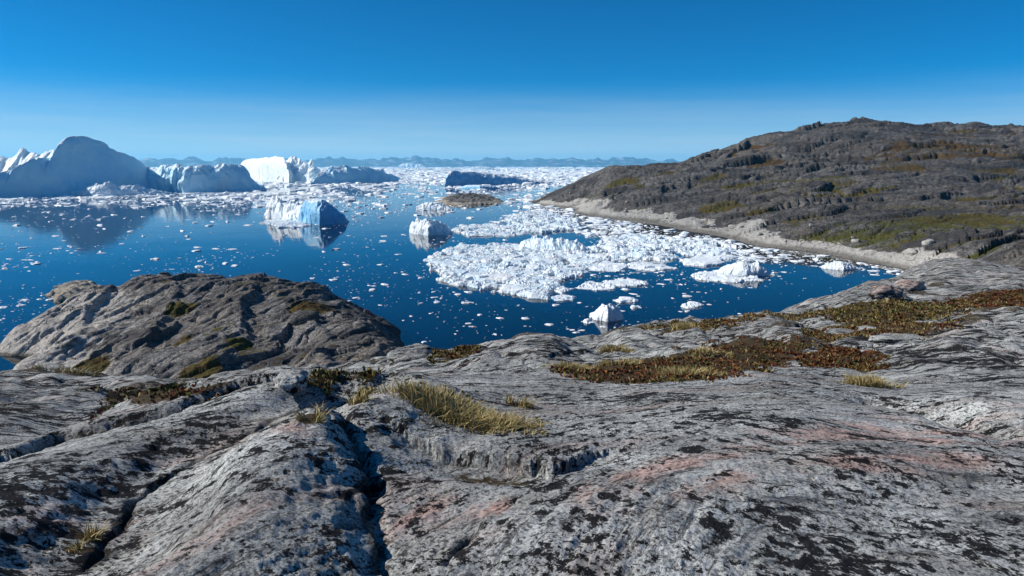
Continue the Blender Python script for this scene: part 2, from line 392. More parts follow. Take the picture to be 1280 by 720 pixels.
# ------------------------------------------------------------------ foreground rock
near_px = [
 (640,720,2.42),(300,720,2.36),(900,720,2.40),(1280,720,2.5),(0,720,2.25),(-260,700,2.4),(1560,720,2.6),
 (0,575,3.9),(130,600,3.45),(150,505,5.5),(290,482,6.9),(420,470,8.6),(520,470,9.0),(300,590,3.5),(240,540,4.4),
 (450,560,3.9),(600,530,4.6),(600,490,6.0),(700,500,5.7),(850,480,6.8),(850,560,4.0),(1000,530,4.7),(1000,480,7.0),
 (1150,560,4.2),(1280,560,4.3),(1280,490,6.4),(1100,482,7.2),(1500,560,4.5),(700,620,3.2),(1000,630,3.15),
 (650,470,7.8),(750,457,9.5),(850,452,10.0),(1000,440,10.8),(1150,432,10.5),(1180,410,12),(1280,400,13.0),(1280,445,9),
 (700,437,13.0),(800,425,14.3),(900,412,16.0),(1000,402,17.0),(1100,397,17.0),(1200,382,20.0),(1280,368,24.0),(1500,372,22),
 (510,452,13.5),(535,437,16),(590,426,17.5),(640,416,18.5),(700,424,18.5),(770,416,19.3),(850,404,20.3),(900,399.5,20.8),(980,391,22.3),
 (1050,378,25),(1100,357,33),(1150,342,40),(1215,331,45),(1290,338,50),(1450,335,50),
 (0,530,8.0),(60,548,6.6),(60,480,11.5),(130,490,11.0),(-10,477,13),(-200,480,12),(-250,600,5),
 (200,490,12.8),(280,476,15.0),(330,466,17.0),(400,467,14.0),(455,463,13.0),(60,468,19)]
near_w = [(0,0,-1.66),(-2.2,0,-1.75),(2.4,0,-1.6),(0,-3,-1.5),(-4,-2,-2.2),(5,-2,-1.6),(-6,2,-3.4),(7,1,-1.8),
 (-3,26,-10.0),(1,30,-10.6),(6,33,-11.2),(12,40,-11.5),(21,56,-13),(0,44,-21),(8,48,-21),(18,64,-21),(34,82,-19),(46,74,-10),(-8,29,-12.5),(-14,24,-10.5),
 (-20,18,-10.0),(-18,32,-16),(-10,36,-17),(-25,42,-21),(-4,40,-20),(-30,24,-17),(-40,30,-22),(-4.3,5.5,-2.85),(-4.6,7.0,-3.15),(-4.5,8.5,-3.4),(-3.9,9.6,-3.6),(-5.2,6.2,-3.2),(60,60,-8),(40,30,-4.0),(30,10,-3),(30,60,-13.5),(60,90,-17)]
NP = [K(*q) for q in near_px]; NP = [(x, y, z - H_CAM) for x, y, z in NP] + near_w
def nwarp(x, y):
    x = np.asarray(x, float); y = np.asarray(y, float)
    r = np.hypot(x, y) + 1e-6; s = np.log1p(r / 3.0) / r * 3.0; return x * s, y * s
near_base = TPS(NP, nwarp, 0.004)
def ground_hit(fn, px, py, y0=1.6, y1=70.0):
    a, b = ray(px, py); Y = np.geomspace(y0, y1, 1400); d = fn(a * Y, Y) - b * Y
    i = int(np.argmax(d > 0)); 
    if not (d > 0).any(): i = len(Y) - 1
    return float(a * Y[i]), float(Y[i])
def GB(pts): return [ground_hit(near_base, *p) for p in pts]

C1 = GB([(110,712),(128,688),(150,650),(175,620),(240,582),(330,546),(385,519),(440,500)])
C2 = GB([(20,580),(80,553),(150,538),(215,528),(300,505)])
C3 = GB([(478,719),(470,690),(455,650),(455,610),(442,578),(418,550),(398,534)])
C4 = GB([(548,719),(600,672),(640,637),(690,603),(760,572),(830,552),(900,540),(985,528)])
C5 = GB([(470,545),(520,560),(560,567),(620,572),(690,578),(740,562),(800,545)])
C6 = GB([(700,700),(800,655),(920,610),(1060,590),(1200,575)])
C7 = GB([(1110,500),(1180,510),(1240,530),(1279,540)])
BAS = ground_hit(near_base, 612, 590)
FC = (3.2, 0.0)                              # centre the foliation curves round
PINK_PX = [[(700,650),(740,610),(830,575),(960,545),(1090,528),(1240,535),(1279,545),(1270,570),(1100,560),(980,570),(860,600),(790,640),(740,670)],
           [(480,640),(560,615),(640,612),(640,640),(560,665),(490,665)],
           [(820,650),(900,600),(1010,590),(1100,575),(1260,580),(1260,595),(1050,600),(920,620),(830,660)],
           [(150,650),(195,635),(200,650),(150,672)],[(350,585),(392,585),(380,600)],[(10,680),(80,650),(100,690),(40,720)]]
PINK = [GB(p) for p in PINK_PX]

def foliation(x, y):
    wx = x + 0.35 * perlin(x * 0.5, y * 0.5, 11); wy = y + 0.35 * perlin(x * 0.5, y * 0.5, 12)
    dx, dy = wx - FC[0], wy - FC[1]
    v = np.hypot(dx, dy); u = np.arctan2(dx, dy) * 5.0
    return u, v
def near_h(x, y, fine=True):
    x = np.asarray(x, float); y = np.asarray(y, float)
    z = near_base(x, y); r = np.hypot(x, y)
    nf = 1 - sstep(9, 22, r)
    # whaleback swells and the slabs between the cracks; the joints run ragged
    x_, y_ = x, y; x = x_ + 0.035 * fbm(x_ * 5, y_ * 5, 3, 241); y = y_ + 0.035 * fbm(x_ * 5, y_ * 5, 3, 245)
    d, s, p = seg_dist(x, y, C1); z = z + (s > 0) * 0.15 * np.exp(-((d - 0.5) / 0.45) ** 2) * sstep(0, 0.35, d) + (s < 0) * 0.18 * np.exp(-((d - 0.6) / 0.36) ** 2) * sstep(0, 0.5, d) - 0.045 * np.exp(-(d / 0.020) ** 2) * np.clip(0.7 + 0.8 * perlin(x * 3, y * 3, 19), 0.1, 1.4)
    d, s, p = seg_dist(x, y, C2); z = z + np.where(s > 0, 0.075, -0.01) * np.exp(-(d / 0.5) ** 2) * sstep(0, 0.08, d) - 0.04 * np.exp(-(d / 0.022) ** 2)
    d, s, p = seg_dist(x, y, C3); e = sstep(0.0, 0.15, p) * 1.0
    L = (s > 0)
    wob = d + 0.05 * fbm(x * 4, y * 4, 3, 21)
    up = 0.11 * sstep(-0.01, 0.20, np.where(L, wob, -wob) + 0.03) * np.exp(-(d / 0.75) ** 2)
    dn = -0.11 * np.exp(-(np.where(L, 9, wob) / 0.07) ** 2)
    end = 0.35 + 0.65 * sstep(0.15, 0.6, p)
    z = z + (up + dn) * end
    d, s, p = seg_dist(x, y, C4); z = z - 0.07 * np.exp(-(d / 0.028) ** 2) * (1 - p * 0.5) + np.where(s < 0, 0.055, -0.02) * np.exp(-(d / 0.45) ** 2) * sstep(0, 0.05, d)
    d, s, p = seg_dist(x, y, C5); wob = d + 0.05 * fbm(x * 3, y * 3, 3, 23); en = np.sin(np.pi * np.clip(p, 0.0, 0.9) / 0.9) ** 0.8
    z = z + en * np.where(s > 0, 0.045 * sstep(-0.05, 0.16, wob) * np.exp(-(d / 0.40) ** 2), -0.075 * np.exp(-(d / 0.24) ** 2))
    z = z - 0.05 * np.exp(-(((x - BAS[0]) / 0.42) ** 2 + ((y - BAS[1]) / 0.17) ** 2))
    d, s, p = seg_dist(x, y, C6); z = z + 0.09 * np.exp(-((d) / 0.40) ** 2)
    d, s, p = seg_dist(x, y, C7); z = z - 0.22 * np.exp(-((d) / 0.28) ** 2)
    x, y = x_, y_
    # swells
    amp = 0.06 + 0.30 * sstep(6, 18, r)
    z = z + amp * fbm(x / (0.9 + r * 0.11) , y / (0.9 + r * 0.11), 2, 31) * sstep(2, 5, r) * 0.8
    u, v = foliation(x, y)
    z = z + 0.017 * billow(u * 0.5, v * 1.9, 3, 33) * (1 + 1.6 * sstep(5, 14, r))
    if fine:
        z = z + 0.010 * billow(u * 1.0, v * 6.0, 3, 35, 0.55) * (0.7 + 1.6 * sstep(4, 12, r)) - 0.015 * sstep(0.10, 0.0, np.abs(perlin(u * 0.28 + 7, v * 1.1, 43))) * sstep(0.0, 0.35, perlin(u * 0.4, v * 0.5, 44))
        z = z + 0.0055 * fbm(u * 7, v * 24, 3, 37, 0.6) + 0.005 * fbm(x * 14, y * 14, 2, 39, 0.6)
        # jointed, blocky rims farther out
        far = sstep(7, 14, r)
        f1, f2, cid, ox, oy = worley(x * 0.42 + 0.25 * fbm(x * .6, y * .6, 2, 61), y * 0.42, 62)
        z = z + far * (0.16 * (cid - 0.5) + 0.12 * np.sqrt(np.clip(f2 - f1, 0, 1)) - 0.12) * 0.9
        z = z + far * 0.20 * billow(x * 0.8, y * 0.8, 3, 64)
    return z
def GN(pts): return [ground_hit(lambda a, b: near_h(a, b, False), *p) for p in pts]

# plant patches: outlines on the ground, plant mix (red heath, olive moss, straw grass), sprigs per square metre, height
HEATH = [
 ('heath_mat', 'rusty red and olive heath mat stretching along the foreground rock shelf', [(688,464),(720,455),(800,449),(850,442),(900,432),(960,426),(1022,426),(1003,440),(962,457),(900,473),(820,479),(740,476)], (0.60,0.28,0.12), 4200, 0.028),
 ('heath_mat', 'dull red heath patch between two low grey ledges beside the rusty mat', [(1004,443),(1040,437),(1094,440),(1100,452),(1066,461),(1012,457)], (0.65,0.25,0.10), 4200, 0.028),
 ('heath_mat', 'dark olive crowberry mat on the rock rim above the bay', [(1020,388),(1060,379),(1110,374),(1200,374),(1194,392),(1130,399),(1050,401)], (0.15,0.70,0.15), 1500, 0.05),
 ('heath_mat', 'brownish red heath strip at the right of the olive crowberry mat', [(1200,371),(1279,363),(1320,362),(1320,380),(1279,383),(1204,386)], (0.75,0.20,0.05), 1300, 0.05),
 ('heath_mat', 'straw coloured heath fringe along the edge of the rock above the water', [(800,409),(850,404),(910,399),(985,391),(1020,388),(1010,396),(930,404),(850,410)], (0.35,0.25,0.40), 1200, 0.045),
 ('heath_mat', 'small olive moss cushion in a rock hollow at the water edge', [(540,447),(556,439),(600,433),(597,443),(556,450)], (0.15,0.65,0.20), 2600, 0.035),
 ('heath_mat', 'olive and rust heath filling the hollow below the dark outcrop', [(128,490),(150,482),(232,484),(292,486),(236,497),(160,507),(134,503)], (0.35,0.50,0.15), 8000, 0.032),
 ('heath_mat', 'narrow yellow green heath strip in the gap before the outcrop', [(380,479),(420,471),(470,467),(474,473),(424,480),(386,485)], (0.15,0.45,0.40), 7000, 0.032),
 ('heath_mat', 'brown soil and sparse moss beside the pale flat stones on the shelf', [(1000,418),(1050,408),(1110,404),(1170,404),(1160,414),(1090,420),(1030,424)], (0.45,0.30,0.25), 1600, 0.03),
]
HP = [GN(h[2]) for h in HEATH]
TUFTS = [  # px of base centre, half width m, depth m, blade length, blades, label
 (572,528,0.46,0.30,0.10,5600,'broad straw coloured grass clump growing on the ledge above the rock basin'),
 (1092,484,0.30,0.14,0.13,1100,'short yellow green grass tuft against the dark rock shelf on the right'),
 (716,461,0.36,0.22,0.13,1000,'pale grass tuft at the left end of the rusty heath mat'),
 (774,455,0.34,0.2,0.11,700,'low straw grass tuft in the middle of the rusty heath mat'),
 (886,445,0.30,0.2,0.12,600,'bright straw grass tuft on the upper edge of the rusty heath mat'),
 (868,470,0.32,0.2,0.12,800,'yellowing grass tuft at the lower edge of the rusty heath mat'),
 (436,508,0.10,0.06,0.11,160,'little grass tuft in a crack beside the broad straw clump'),
 (384,528,0.08,0.06,0.09,120,'tiny grass tuft in the crack between the two left slabs'),
 (650,508,0.14,0.07,0.10,200,'thin low grass wisp at the right of the broad straw clump'),
 (92,690,0.05,0.05,0.04,80,'dry grass tuft at the bottom of the left rock crack'),
 (106,676,0.06,0.05,0.07,110,'few dry grass blades higher in the left rock crack'),
 (770,433,0.45,0.15,0.17,420,'dry grass fringe below the rounded rocks of the water edge'),
 (860,411,0.70,0.2,0.18,420,'dry grass tuft on the rock edge beside the straw heath fringe'),
 (60,461,0.9,0.3,0.25,300,'dark green grass tuft at the foot of the outcrop'),
]
TP = GN([(t_[0], t_[1]) for t_ in TUFTS])

def build_near():
    a = np.concatenate([np.linspace(R(-78), R(-41.5), 70)[:-1], np.linspace(R(-41.5), R(41.5), 770), np.linspace(R(41.5), R(78), 70)[1:]]); r = np.concatenate([np.geomspace(0.5, 1.9, 60)[:-1], np.geomspace(1.9, 78, 545)])
    A, Rr = np.meshgrid(a, r); X = Rr * np.sin(A); Y = Rr * np.cos(A)
    Z = near_h(X, Y) + H_CAM
    u, v = foliation(X, Y)
    soil = np.zeros_like(X)
    for poly in HP:
        c = np.mean(np.hypot(*np.array(poly).T)); s = poly_sdf(X, Y, poly); soil = np.maximum(soil, sstep(-0.05 * c * 0.35, 0.06 * c * 0.35, s))
    for (tx, ty), t_ in zip(TP, TUFTS):
        q = np.hypot((X - tx) / (t_[2] * 1.15), (Y - ty - t_[3] * 0.7) / (t_[3] * 1.25)); soil = np.maximum(soil, (1 - sstep(0.45, 1.2, q)) * 0.9)
    q = np.hypot((X - BAS[0]) / 0.46, (Y - BAS[1] - 0.04) / 0.2); soil = np.maximum(soil, (1 - sstep(0.2, 1.2, q)) * 0.58)
    # plants also creep into the hollows of the far shelf
    hollow = fbm(X * 0.35, Y * 0.35, 4, 71); soil = np.maximum(soil, sstep(0.30, 0.6, hollow) * sstep(9, 14, Rr) * 0.55)
    pink = np.zeros_like(X)
    for poly in PINK: pink = np.maximum(pink, sstep(-0.10, 0.12, poly_sdf(X, Y, poly) + 0.12 * fbm(X * 2.5, Y * 2.5, 3, 73)))
    pink = np.maximum(pink, 0.45 * sstep(0.25, 0.6, fbm(u * 0.5, v * 1.5, 3, 75)))
    crack = np.zeros_like(X)
    for C, w in ((C1, .035), (C2, .03), (C4, .028), (C3, 0.03)):
        d, s, p = seg_dist(X + 0.035 * fbm(X * 5, Y * 5, 3, 241), Y + 0.035 * fbm(X * 5, Y * 5, 3, 245), C); crack = np.maximum(crack, np.exp(-(d / w) ** 2))
    ppx, ppy = pix(X, np.maximum(Y, 0.5), Z)
    lich = np.zeros_like(X)
    for cx, cy, w, am in ((60,640,130,0.65),(1010,680,110,0.9),(1200,440,140,0.8),(840,520,120,0.6),(420,600,60,0.6),(250,470,160,0.5),(60,510,100,0.95),(1250,690,80,0.6)):
        gx_, gy_ = ground_hit(near_base, cx, cy); rr = w * gy_ / F_PX; lich = np.maximum(lich, am * np.exp(-((X - gx_) / rr) ** 2 - ((Y - gy_) / (rr * 1.6)) ** 2))
    lich = np.maximum(lich, 0.5 * sstep(6.5, 12, Rr))
    keep = Z > -1.5
    fol = np.stack([u, v, Z * 0.5], -1)
    o = grid_mesh('foreground_rock', X, Y, Z, M['near'], keep, {'fol': ('FLOAT_VECTOR', fol), 'soil': ('FLOAT', soil), 'pink': ('FLOAT', pink), 'crack': ('FLOAT', crack), 'lich': ('FLOAT', lich)})
    tag(o, kind='structure')
build_near()

# ------------------------------------------------------------------ outcrop in the middle distance
out_px = [(195,341,89),(215,341,88),(330,344,84),(130,359,84),(60,386,80),(30,404,76),(390,379,76),(430,391,72),(460,406,67),(490,427,61),
 (150,440,66),(60,440,68.5),(100,400,75),(200,400,72),(300,400,70),(400,402,68),(400,430,62),(300,440,60),(200,370,80),(300,367,78),(250,465,55),(350,455,56),(450,455,53),(150,462,60),(60,465,63),(250,430,63)]
OP = [K(*q) for q in out_px]
for px, py in [(4,428),(2,445),(20,464),(70,372),(503,441)]: OP.append((*S(px, py), 0.0))
OP += [(-60,76,-4),(-62,90,-5),(-50,66,-4),(-48,99,-5),(-35,101,-5),(-20,99,-5),(-8,88,-5),(-6,74,-5),(-6,64,-4),(-30,50,1.0),(-14,44,2.0),(-50,58,-4),(-40,46,-3),(-62,62,-6)]
out_base = TPS(OP, lambda x, y: (np.asarray(x) / 20.0, np.asarray(y) / 20.0), 0.002)
def slabs(x, y, lx, ly, rot, amp, seed, tilt=1.0, edge=0.18):
    """tilted joint-bounded slabs, long along one direction"""
    ca, sa = math.cos(rot), math.sin(rot); p = (x * ca + y * sa) / lx; q = (-x * sa + y * ca) / ly
    f1, f2, cid, ox, oy = worley(p + 0.18 * perlin(p * 1.3, q * 1.3, seed + 1), q + 0.18 * perlin(p * 1.3, q * 1.3, seed + 2), seed)
    g_ = np.clip((f2 - f1) / edge, 0, 1)
    return amp * ((cid - 0.5) + tilt * (ox * np.cos(cid * 43) + oy * np.sin(cid * 43)) - 0.45 * (1 - g_) ** 2)
def out_h(x, y):
    z = out_base(x, y)
    lo = sstep(-2, 1.5, z)
    wx = x + 1.6 * fbm(x * 0.12, y * 0.12, 3, 81); wy = y + 1.6 * fbm(x * 0.12, y * 0.12, 3, 84)
    # ledges that rise gently to the right and break off in steps
    q = (wx * 0.95 + wy * 0.25) / 8.5; fr = q - np.floor(q)
    saw = np.where(fr < 0.88, fr / 0.88, 1 - sstep(0.88, 1.0, fr)) - 0.5
    z = z + lo * 0.95 * saw * np.clip(0.55 + 0.9 * perlin(x * 0.08, y * 0.08, 87), 0, 1.3)
    z = z + lo * 0.9 * billow(wx * 0.09, wy * 0.09, 2, 88, 0.5)
    z = np.where(z > 5.9, 5.9 + (z - 5.9) * 0.3, z)
    z = z + lo * slabs(wx, wy, 7.5, 2.6, 1.05, 0.52, 181, 0.55, 0.12)
    z = z + lo * slabs(wx, wy, 3.2, 0.95, 0.95, 0.28, 184, 0.9, 0.14)
    z = z + lo * slabs(x, y, 0.9, 0.5, 0.8, 0.07, 187, 0.8, 0.2)
    return z + lo * 0.05 * fbm(x * 1.5, y * 1.5, 3, 195)
def build_outcrop():
    x = np.linspace(-66, -2, 500); y = np.linspace(42, 103, 400); X, Y = np.meshgrid(x, y)
    Z = out_h(X, Y)
    px, py = pix(X, Y, Z)
    gx, gy = np.gradient(Z, y, x)[::-1]; slope = np.hypot(gx, gy)
    veg = sstep(0.1, 0.55, fbm(X * 0.13, Y * 0.13, 4, 97)) * (1 - sstep(0.25, 0.7, slope)) * sstep(1.5, 3, Z) * 0.62
    for cx, cy, w in ((228,388,26),(228,426,16),(300,428,22),(390,382,42),(110,463,34),(250,468,34)):
        wx, wy = ground_hit(lambda a, b: out_h(a, b) - H_CAM, cx, cy, 40, 110); rr = w * wy / F_PX
        veg = np.maximum(veg, 0.85 * (1 - sstep(0.4, 1.2, np.hypot((X - wx) / rr, (Y - wy) / (rr * 1.2)))))
    pale_wash = 1 - sstep(0.6, 3.0, Z + 0.03 * (X + 45) * (X > -45) * 3)
    pale_wash = np.maximum(pale_wash, 0.62 * sstep(-34, -48, X) * (1 - sstep(4.5, 6.5, Z)))  # also paler towards the left end, over most of its height
    tide = (1 - sstep(0.12, 0.35, Z)) * 0.8
    dark = 0.55 * sstep(3.0, 5.2, Z + 1.2 * fbm(X * .12, Y * .12, 3, 98)) * sstep(-50, -38, X)
    o = grid_mesh('rocky_outcrop', X, Y, Z, M['outcrop'], Z > -2.5, {'dark': ('FLOAT', dark), 'veg': ('FLOAT', veg), 'pale_wash': ('FLOAT', pale_wash), 'tide': ('FLOAT', tide), 'hue': ('FLOAT', 0.42 + 0.3 * perlin(X * .1, Y * .1, 99))})
    tag(o, kind='structure')
build_outcrop()

# ------------------------------------------------------------------ hillside across the bay
shore_px = [(676,248),(720,262),(780,275),(850,287),(920,300),(1000,313),(1080,327),(1150,340)]
hill_px = [(720,230,395),(760,212.5,360),(790,208.5,370),(830,207.5,380),(860,207.5,400),(880,198,415),(920,180,425),(965,166,430),(1010,163,440),(1060,156,450),(1100,153,455),(1150,161,450),(1180,166,440),(1215,162,445),(1240,158,450),(1280,160,445),(1420,165,440),
 (1130,286,170),(1100,250,232),(1100,216,300),(1100,186,370),(1000,292,172),(1000,262,225),(1000,230,290),(1000,195,370),(900,279,222),(900,252,270),(900,226,322),(900,203,375),(820,262,270),(820,232,325),(760,245,310),(720,246,345),
 (1280,320,92),(1280,342,64),(1280,291,140),(1280,270,190),(1280,240,250),(1280,202,330),(1200,345,108),(1200,310,128),(1200,285,165),(1200,250,230),(1200,215,300),(1200,185,370),(1400,300,120),(1400,220,300),(1500,250,200)]
HPT = [K(*q) for q in hill_px]; SH = [S(*q) for q in shore_px]
HPT += [(x, y, 0.0) for x, y in SH]
HPT += [(x - 9 - 0.02 * y, y - 12 - 0.05 * y, -4.5) for x, y in SH]
HPT += [(10,440,-5),(25,480,-6),(60,520,-4),(120,560,10),(200,600,22),(300,620,28),(420,600,30),(60,440,10),(110,470,17),(60,110,-4),(45,100,-6)]
hill_base = TPS(HPT, lambda x, y: (np.asarray(x) / 100.0, np.asarray(y) / 100.0), 0.0008)
def hill_h(x, y, full=True):
    z = hill_base(x, y); lo = sstep(-1.0, 5, z); hi = sstep(6, 22, z)
    wx = x + 9 * fbm(x * 0.02, y * 0.02, 3, 101); wy = y + 9 * fbm(x * 0.02, y * 0.02, 3, 105)
    z = z + (0.8 + 2.2 * hi) * lo * billow(wx * 0.014, wy * 0.020, 3, 107, 0.5)
    z = z + lo * 0.9 * billow(wx * 0.05, wy * 0.07, 2, 111, 0.5)
    vary = sstep(85, 190, np.hypot(x, y)) * np.clip(0.75 + 0.9 * perlin(x * 0.012, y * 0.015, 116), 0.15, 1.5)
    z = z + lo * vary * (1 - 0.8 * np.exp(-((x - 108) / 48) ** 2 - ((y - 172) / 34) ** 2)) * slabs(wx, wy, 34, 11, 0.30, 2.7, 118, 0.95, 0.22)
    if full:
        lo = lo * (1 - 0.6 * np.exp(-((x - 108) / 48) ** 2 - ((y - 172) / 34) ** 2)); vary = vary + 0.12
        z = z + lo * vary * slabs(wx, wy, 12, 4.2, 0.38, 0.80, 130, 1.0, 0.3)
        z = z + lo * slabs(wx, wy, 4.2, 1.9, 0.25, 0.34, 133, 1.0, 0.35)
        z = z + sstep(-0.5, 1.0, z) * (0.16 * billow(x * 0.5, y * 0.5, 2, 121) + slabs(x, y, 1.6, 1.0, 0.3, 0.13, 136, 0.9, 0.3))
    return z
def build_hill():
    a = np.concatenate([np.linspace(R(0.2), R(41), 520), np.linspace(R(41), R(58), 60)[1:]]); r = np.geomspace(74, 600, 410)
    A, Rr = np.meshgrid(a, r); X = Rr * np.sin(A); Y = Rr * np.cos(A)
    Z = hill_h(X, Y); Zs = hill_base(X, Y)
    px, py = pix(X, Y, Z)
    conc = Z - Zs
    # local hollows: height against a running mean
    def blur(q, n):
        k = np.ones(n) / n; q = np.apply_along_axis(lambda v_: np.convolve(np.pad(v_, n // 2, mode='edge'), k, 'valid'), 0, q)
        return np.apply_along_axis(lambda v_: np.convolve(np.pad(v_, n // 2, mode='edge'), k, 'valid'), 1, q)
    loc = Z - blur(Z, 21)
    veg = sstep(0.2, -0.9, loc) * 0.42 + 0.44 * sstep(-0.05, 0.5, fbm(X * 0.02, Y * 0.026, 4, 123)) * sstep(0.6, -0.3, loc)
    hue = 0.40 + 0.35 * perlin(X * 0.012, Y * 0.012, 125) - 0.28 * sstep(14, 30, Z)
    for cx, cy, rx, ry, hu, am in ((1130,286,34,30,0.66,0.66),(1185,283,40,22,0.6,0.62),(1095,278,16,14,0.7,0.6),(905,262,10,16,0.45,0.8),(940,257,9,14,0.35,0.75),(1210,190,60,40,0.12,0.75),(1120,205,16,22,0.25,0.8),
                                   (1040,224,12,16,0.4,0.75),(1000,235,10,16,0.5,0.6),(1250,255,40,30,0.25,0.55),(1240,275,30,18,0.5,0.8),(905,219,10,15,0.35,0.6),(960,210,12,20,0.3,0.4),(1160,255,20,18,0.5,0.5)):
        wx, wy = ground_hit(lambda p, q: hill_h(p, q, False) - H_CAM, cx, cy, 76, 600)
        q = np.hypot((X - wx) / rx, (Y - wy) / ry) + 0.35 * fbm(X * .06, Y * .06, 3, 127); f = am * (1 - sstep(0.5, 1.15, q)); f = f * (0.6 + 0.4 * sstep(0.5, -0.2, loc))
        hue = np.where(f > veg, hu, hue); veg = np.maximum(veg, f)
    dshore = seg_dist(X, Y, SH)[0]
    top = 2.7 + 3.0 * fbm(X * 0.035, Y * 0.035, 4, 129)
    top = np.clip(top, 0.7, 8)
    pale_wash = 1 - sstep(0.55 * top, 1.5 * top, Z); pale_wash = pale_wash * (1 - sstep(7, 21, dshore + 14 * fbm(X * 0.05, Y * 0.05, 3, 131)))
    veg = veg * sstep(0.35 * top, 1.0 * top, Z)
    tide = (1 - sstep(0.3, 0.9, Z)) * 0.65
    dark = 0.50 * sstep(-0.2, 0.5, fbm(X * .012, Y * .016, 4, 128)) * sstep(4, 12, Z)
    o = grid_mesh('hillside', X, Y, Z, M['hill'], Z > -3.0, {'dark': ('FLOAT', dark), 'veg': ('FLOAT', veg), 'pale_wash': ('FLOAT', pale_wash), 'tide': ('FLOAT', tide), 'hue': ('FLOAT', hue)})
    tag(o, kind='structure')
build_hill()

def build_skerry(name, poly_px, hgt, rough, seed, kind_pale=0.4, sharp=1.0):
    poly = [S(*p) for p in poly_px]; P_ = np.array(poly); x0, y0 = P_.min(0) - 4; x1, y1 = P_.max(0) + 4
    n = 110; X, Y = np.meshgrid(np.linspace(x0, x1, n), np.linspace(y0, y1, n))
    k = 1.0 / max(2.0, (x1 - x0) / 9)
    d = poly_sdf(X + 0.6 / k * fbm(X * k, Y * k, 3, seed), Y + 0.6 / k * fbm(X * k, Y * k, 3, seed + 3), poly)
    w = (P_.max(0) - P_.min(0)).min() * 0.5
    Z = np.where(d > 0, hgt * np.sqrt(np.clip(d / w, 0, 1)), d * 0.5) * (1 + 0.6 * billow(X * k, Y * k, 4, seed + 6)) 
    Z = Z + sstep(-0.5, 1, d) * rough * billow(X * 0.5, Y * 0.5, 3, seed + 8)
    pale_wash = 1 - sstep(hgt * 0.15, hgt * kind_pale * 2, Z)
    o = grid_mesh(name, X, Y, Z, M['skerry'], Z > -2, {'veg': ('FLOAT', 0.35 * sstep(hgt * .5, hgt, Z)), 'pale_wash': ('FLOAT', pale_wash), 'tide': ('FLOAT', (1 - sstep(0.04 * hgt, 0.13 * hgt, Z)) * 0.7), 'hue': ('FLOAT', np.full_like(X, 0.4))})
    return o
tag(build_skerry('rock_islet', [(546,252),(560,246),(590,243.5),(612,246),(628,252),(618,255),(580,257),(556,256)], 2.6, 0.5, 140), 'low brown rock islet standing alone in the drifting ice', 'islet')
tag(build_skerry('shore_rock', [(62,370),(75,358),(100,353),(122,356),(120,366),(90,376),(68,378)], 1.15, 0.25, 160, 0.9), 'low pale rock at the water line behind the outcrop', 'rock')

# ------------------------------------------------------------------ icebergs
def berg(name, sil, base, depth, ridge=0.4, pf=0.35, pb=1.2, mat='ice', rough=0.05, facet=0.1, seed=0, parent=None, nx=150, nt=62, butt=0.06, lean=0.0):
    """ice body: silhouette and water line from the photograph, real depth behind; sil/base = [(px,py)]"""
    sx = np.array([p[0] for p in sil], float); sy = np.array([p[1] for p in sil], float)
    bx = np.array([p[0] for p in base], float); by = np.array([p[1] for p in base], float)
    px = np.linspace(sx[0], sx[-1], nx); bpy_ = np.interp(px, bx, by)
    a, b = ray(px, bpy_); Y0 = -H_CAM / b; X0 = a * Y0
    Yr = Y0 + ridge * depth
    a2, b2 = ray(px, np.interp(px, sx, sy)); Hs = np.maximum(H_CAM + b2 * Yr, 0.15)
    t = np.concatenate([[-0.02], np.linspace(0, 1, nt - 1) ** 1.3])
    T, XX = np.meshgrid(t, X0, indexing='ij'); Y00 = np.broadcast_to(Y0, T.shape); HH = np.broadcast_to(Hs, T.shape)
    hm = Hs.max(); w = abs(X0[-1] - X0[0]); k = 1.0 / max(hm, 1e-3)
    YY = Y00 + T * depth
    tt = np.clip(T + 0.10 * fbm(XX * k * 1.2, YY * k * 1.2, 3, seed) * ridge, 0, 1)
    prof = np.where(tt < ridge, np.clip(tt / ridge, 0, 1) ** pf, np.clip(1 - (tt - ridge) / (1 - ridge), 0, 1) ** pb)
    Z = HH * prof
    f1, f2, cid, ox, oy = worley(XX * k * 1.6 + 0.3 * fbm(XX * k, YY * k, 2, seed + 3), YY * k * 1.6, seed + 5)
    env = sstep(0, 0.25, prof)
    Z = Z + hm * facet * env * ((cid - 0.5) + 0.9 * (ox * np.cos(cid * 40) + oy * np.sin(cid * 40)))
    f1, f2, cid, ox, oy = worley(XX * k * 4.5, YY * k * 4.5, seed + 9)
    Z = Z + hm * facet * 0.4 * env * ((cid - 0.5) + 0.9 * (ox * np.cos(cid * 40) + oy * np.sin(cid * 40)))
    Z = Z + hm * rough * env * fbm(XX * k * 3, YY * k * 3, 4, seed + 13)
    zz = Z * k
    YY = YY + hm * butt * (fbm(XX * k * 2.6, zz * 1.5, 3, seed + 17) + 0.6 * np.abs(perlin(XX * k * 5, zz * 2, seed + 21)))
    XX = XX + hm * butt * 0.7 * fbm(YY * k * 2.6 + 9, zz * 2, 3, seed + 23)
    Z = np.maximum(Z, -0.2); Z[0] = -2.5; Z[-1] = -2.5; Z[:, 0] = -2.5; Z[:, -1] = -2.5
    return grid_mesh(name, XX, YY, Z, M[mat], parent=parent, smooth=rough < 0.045)

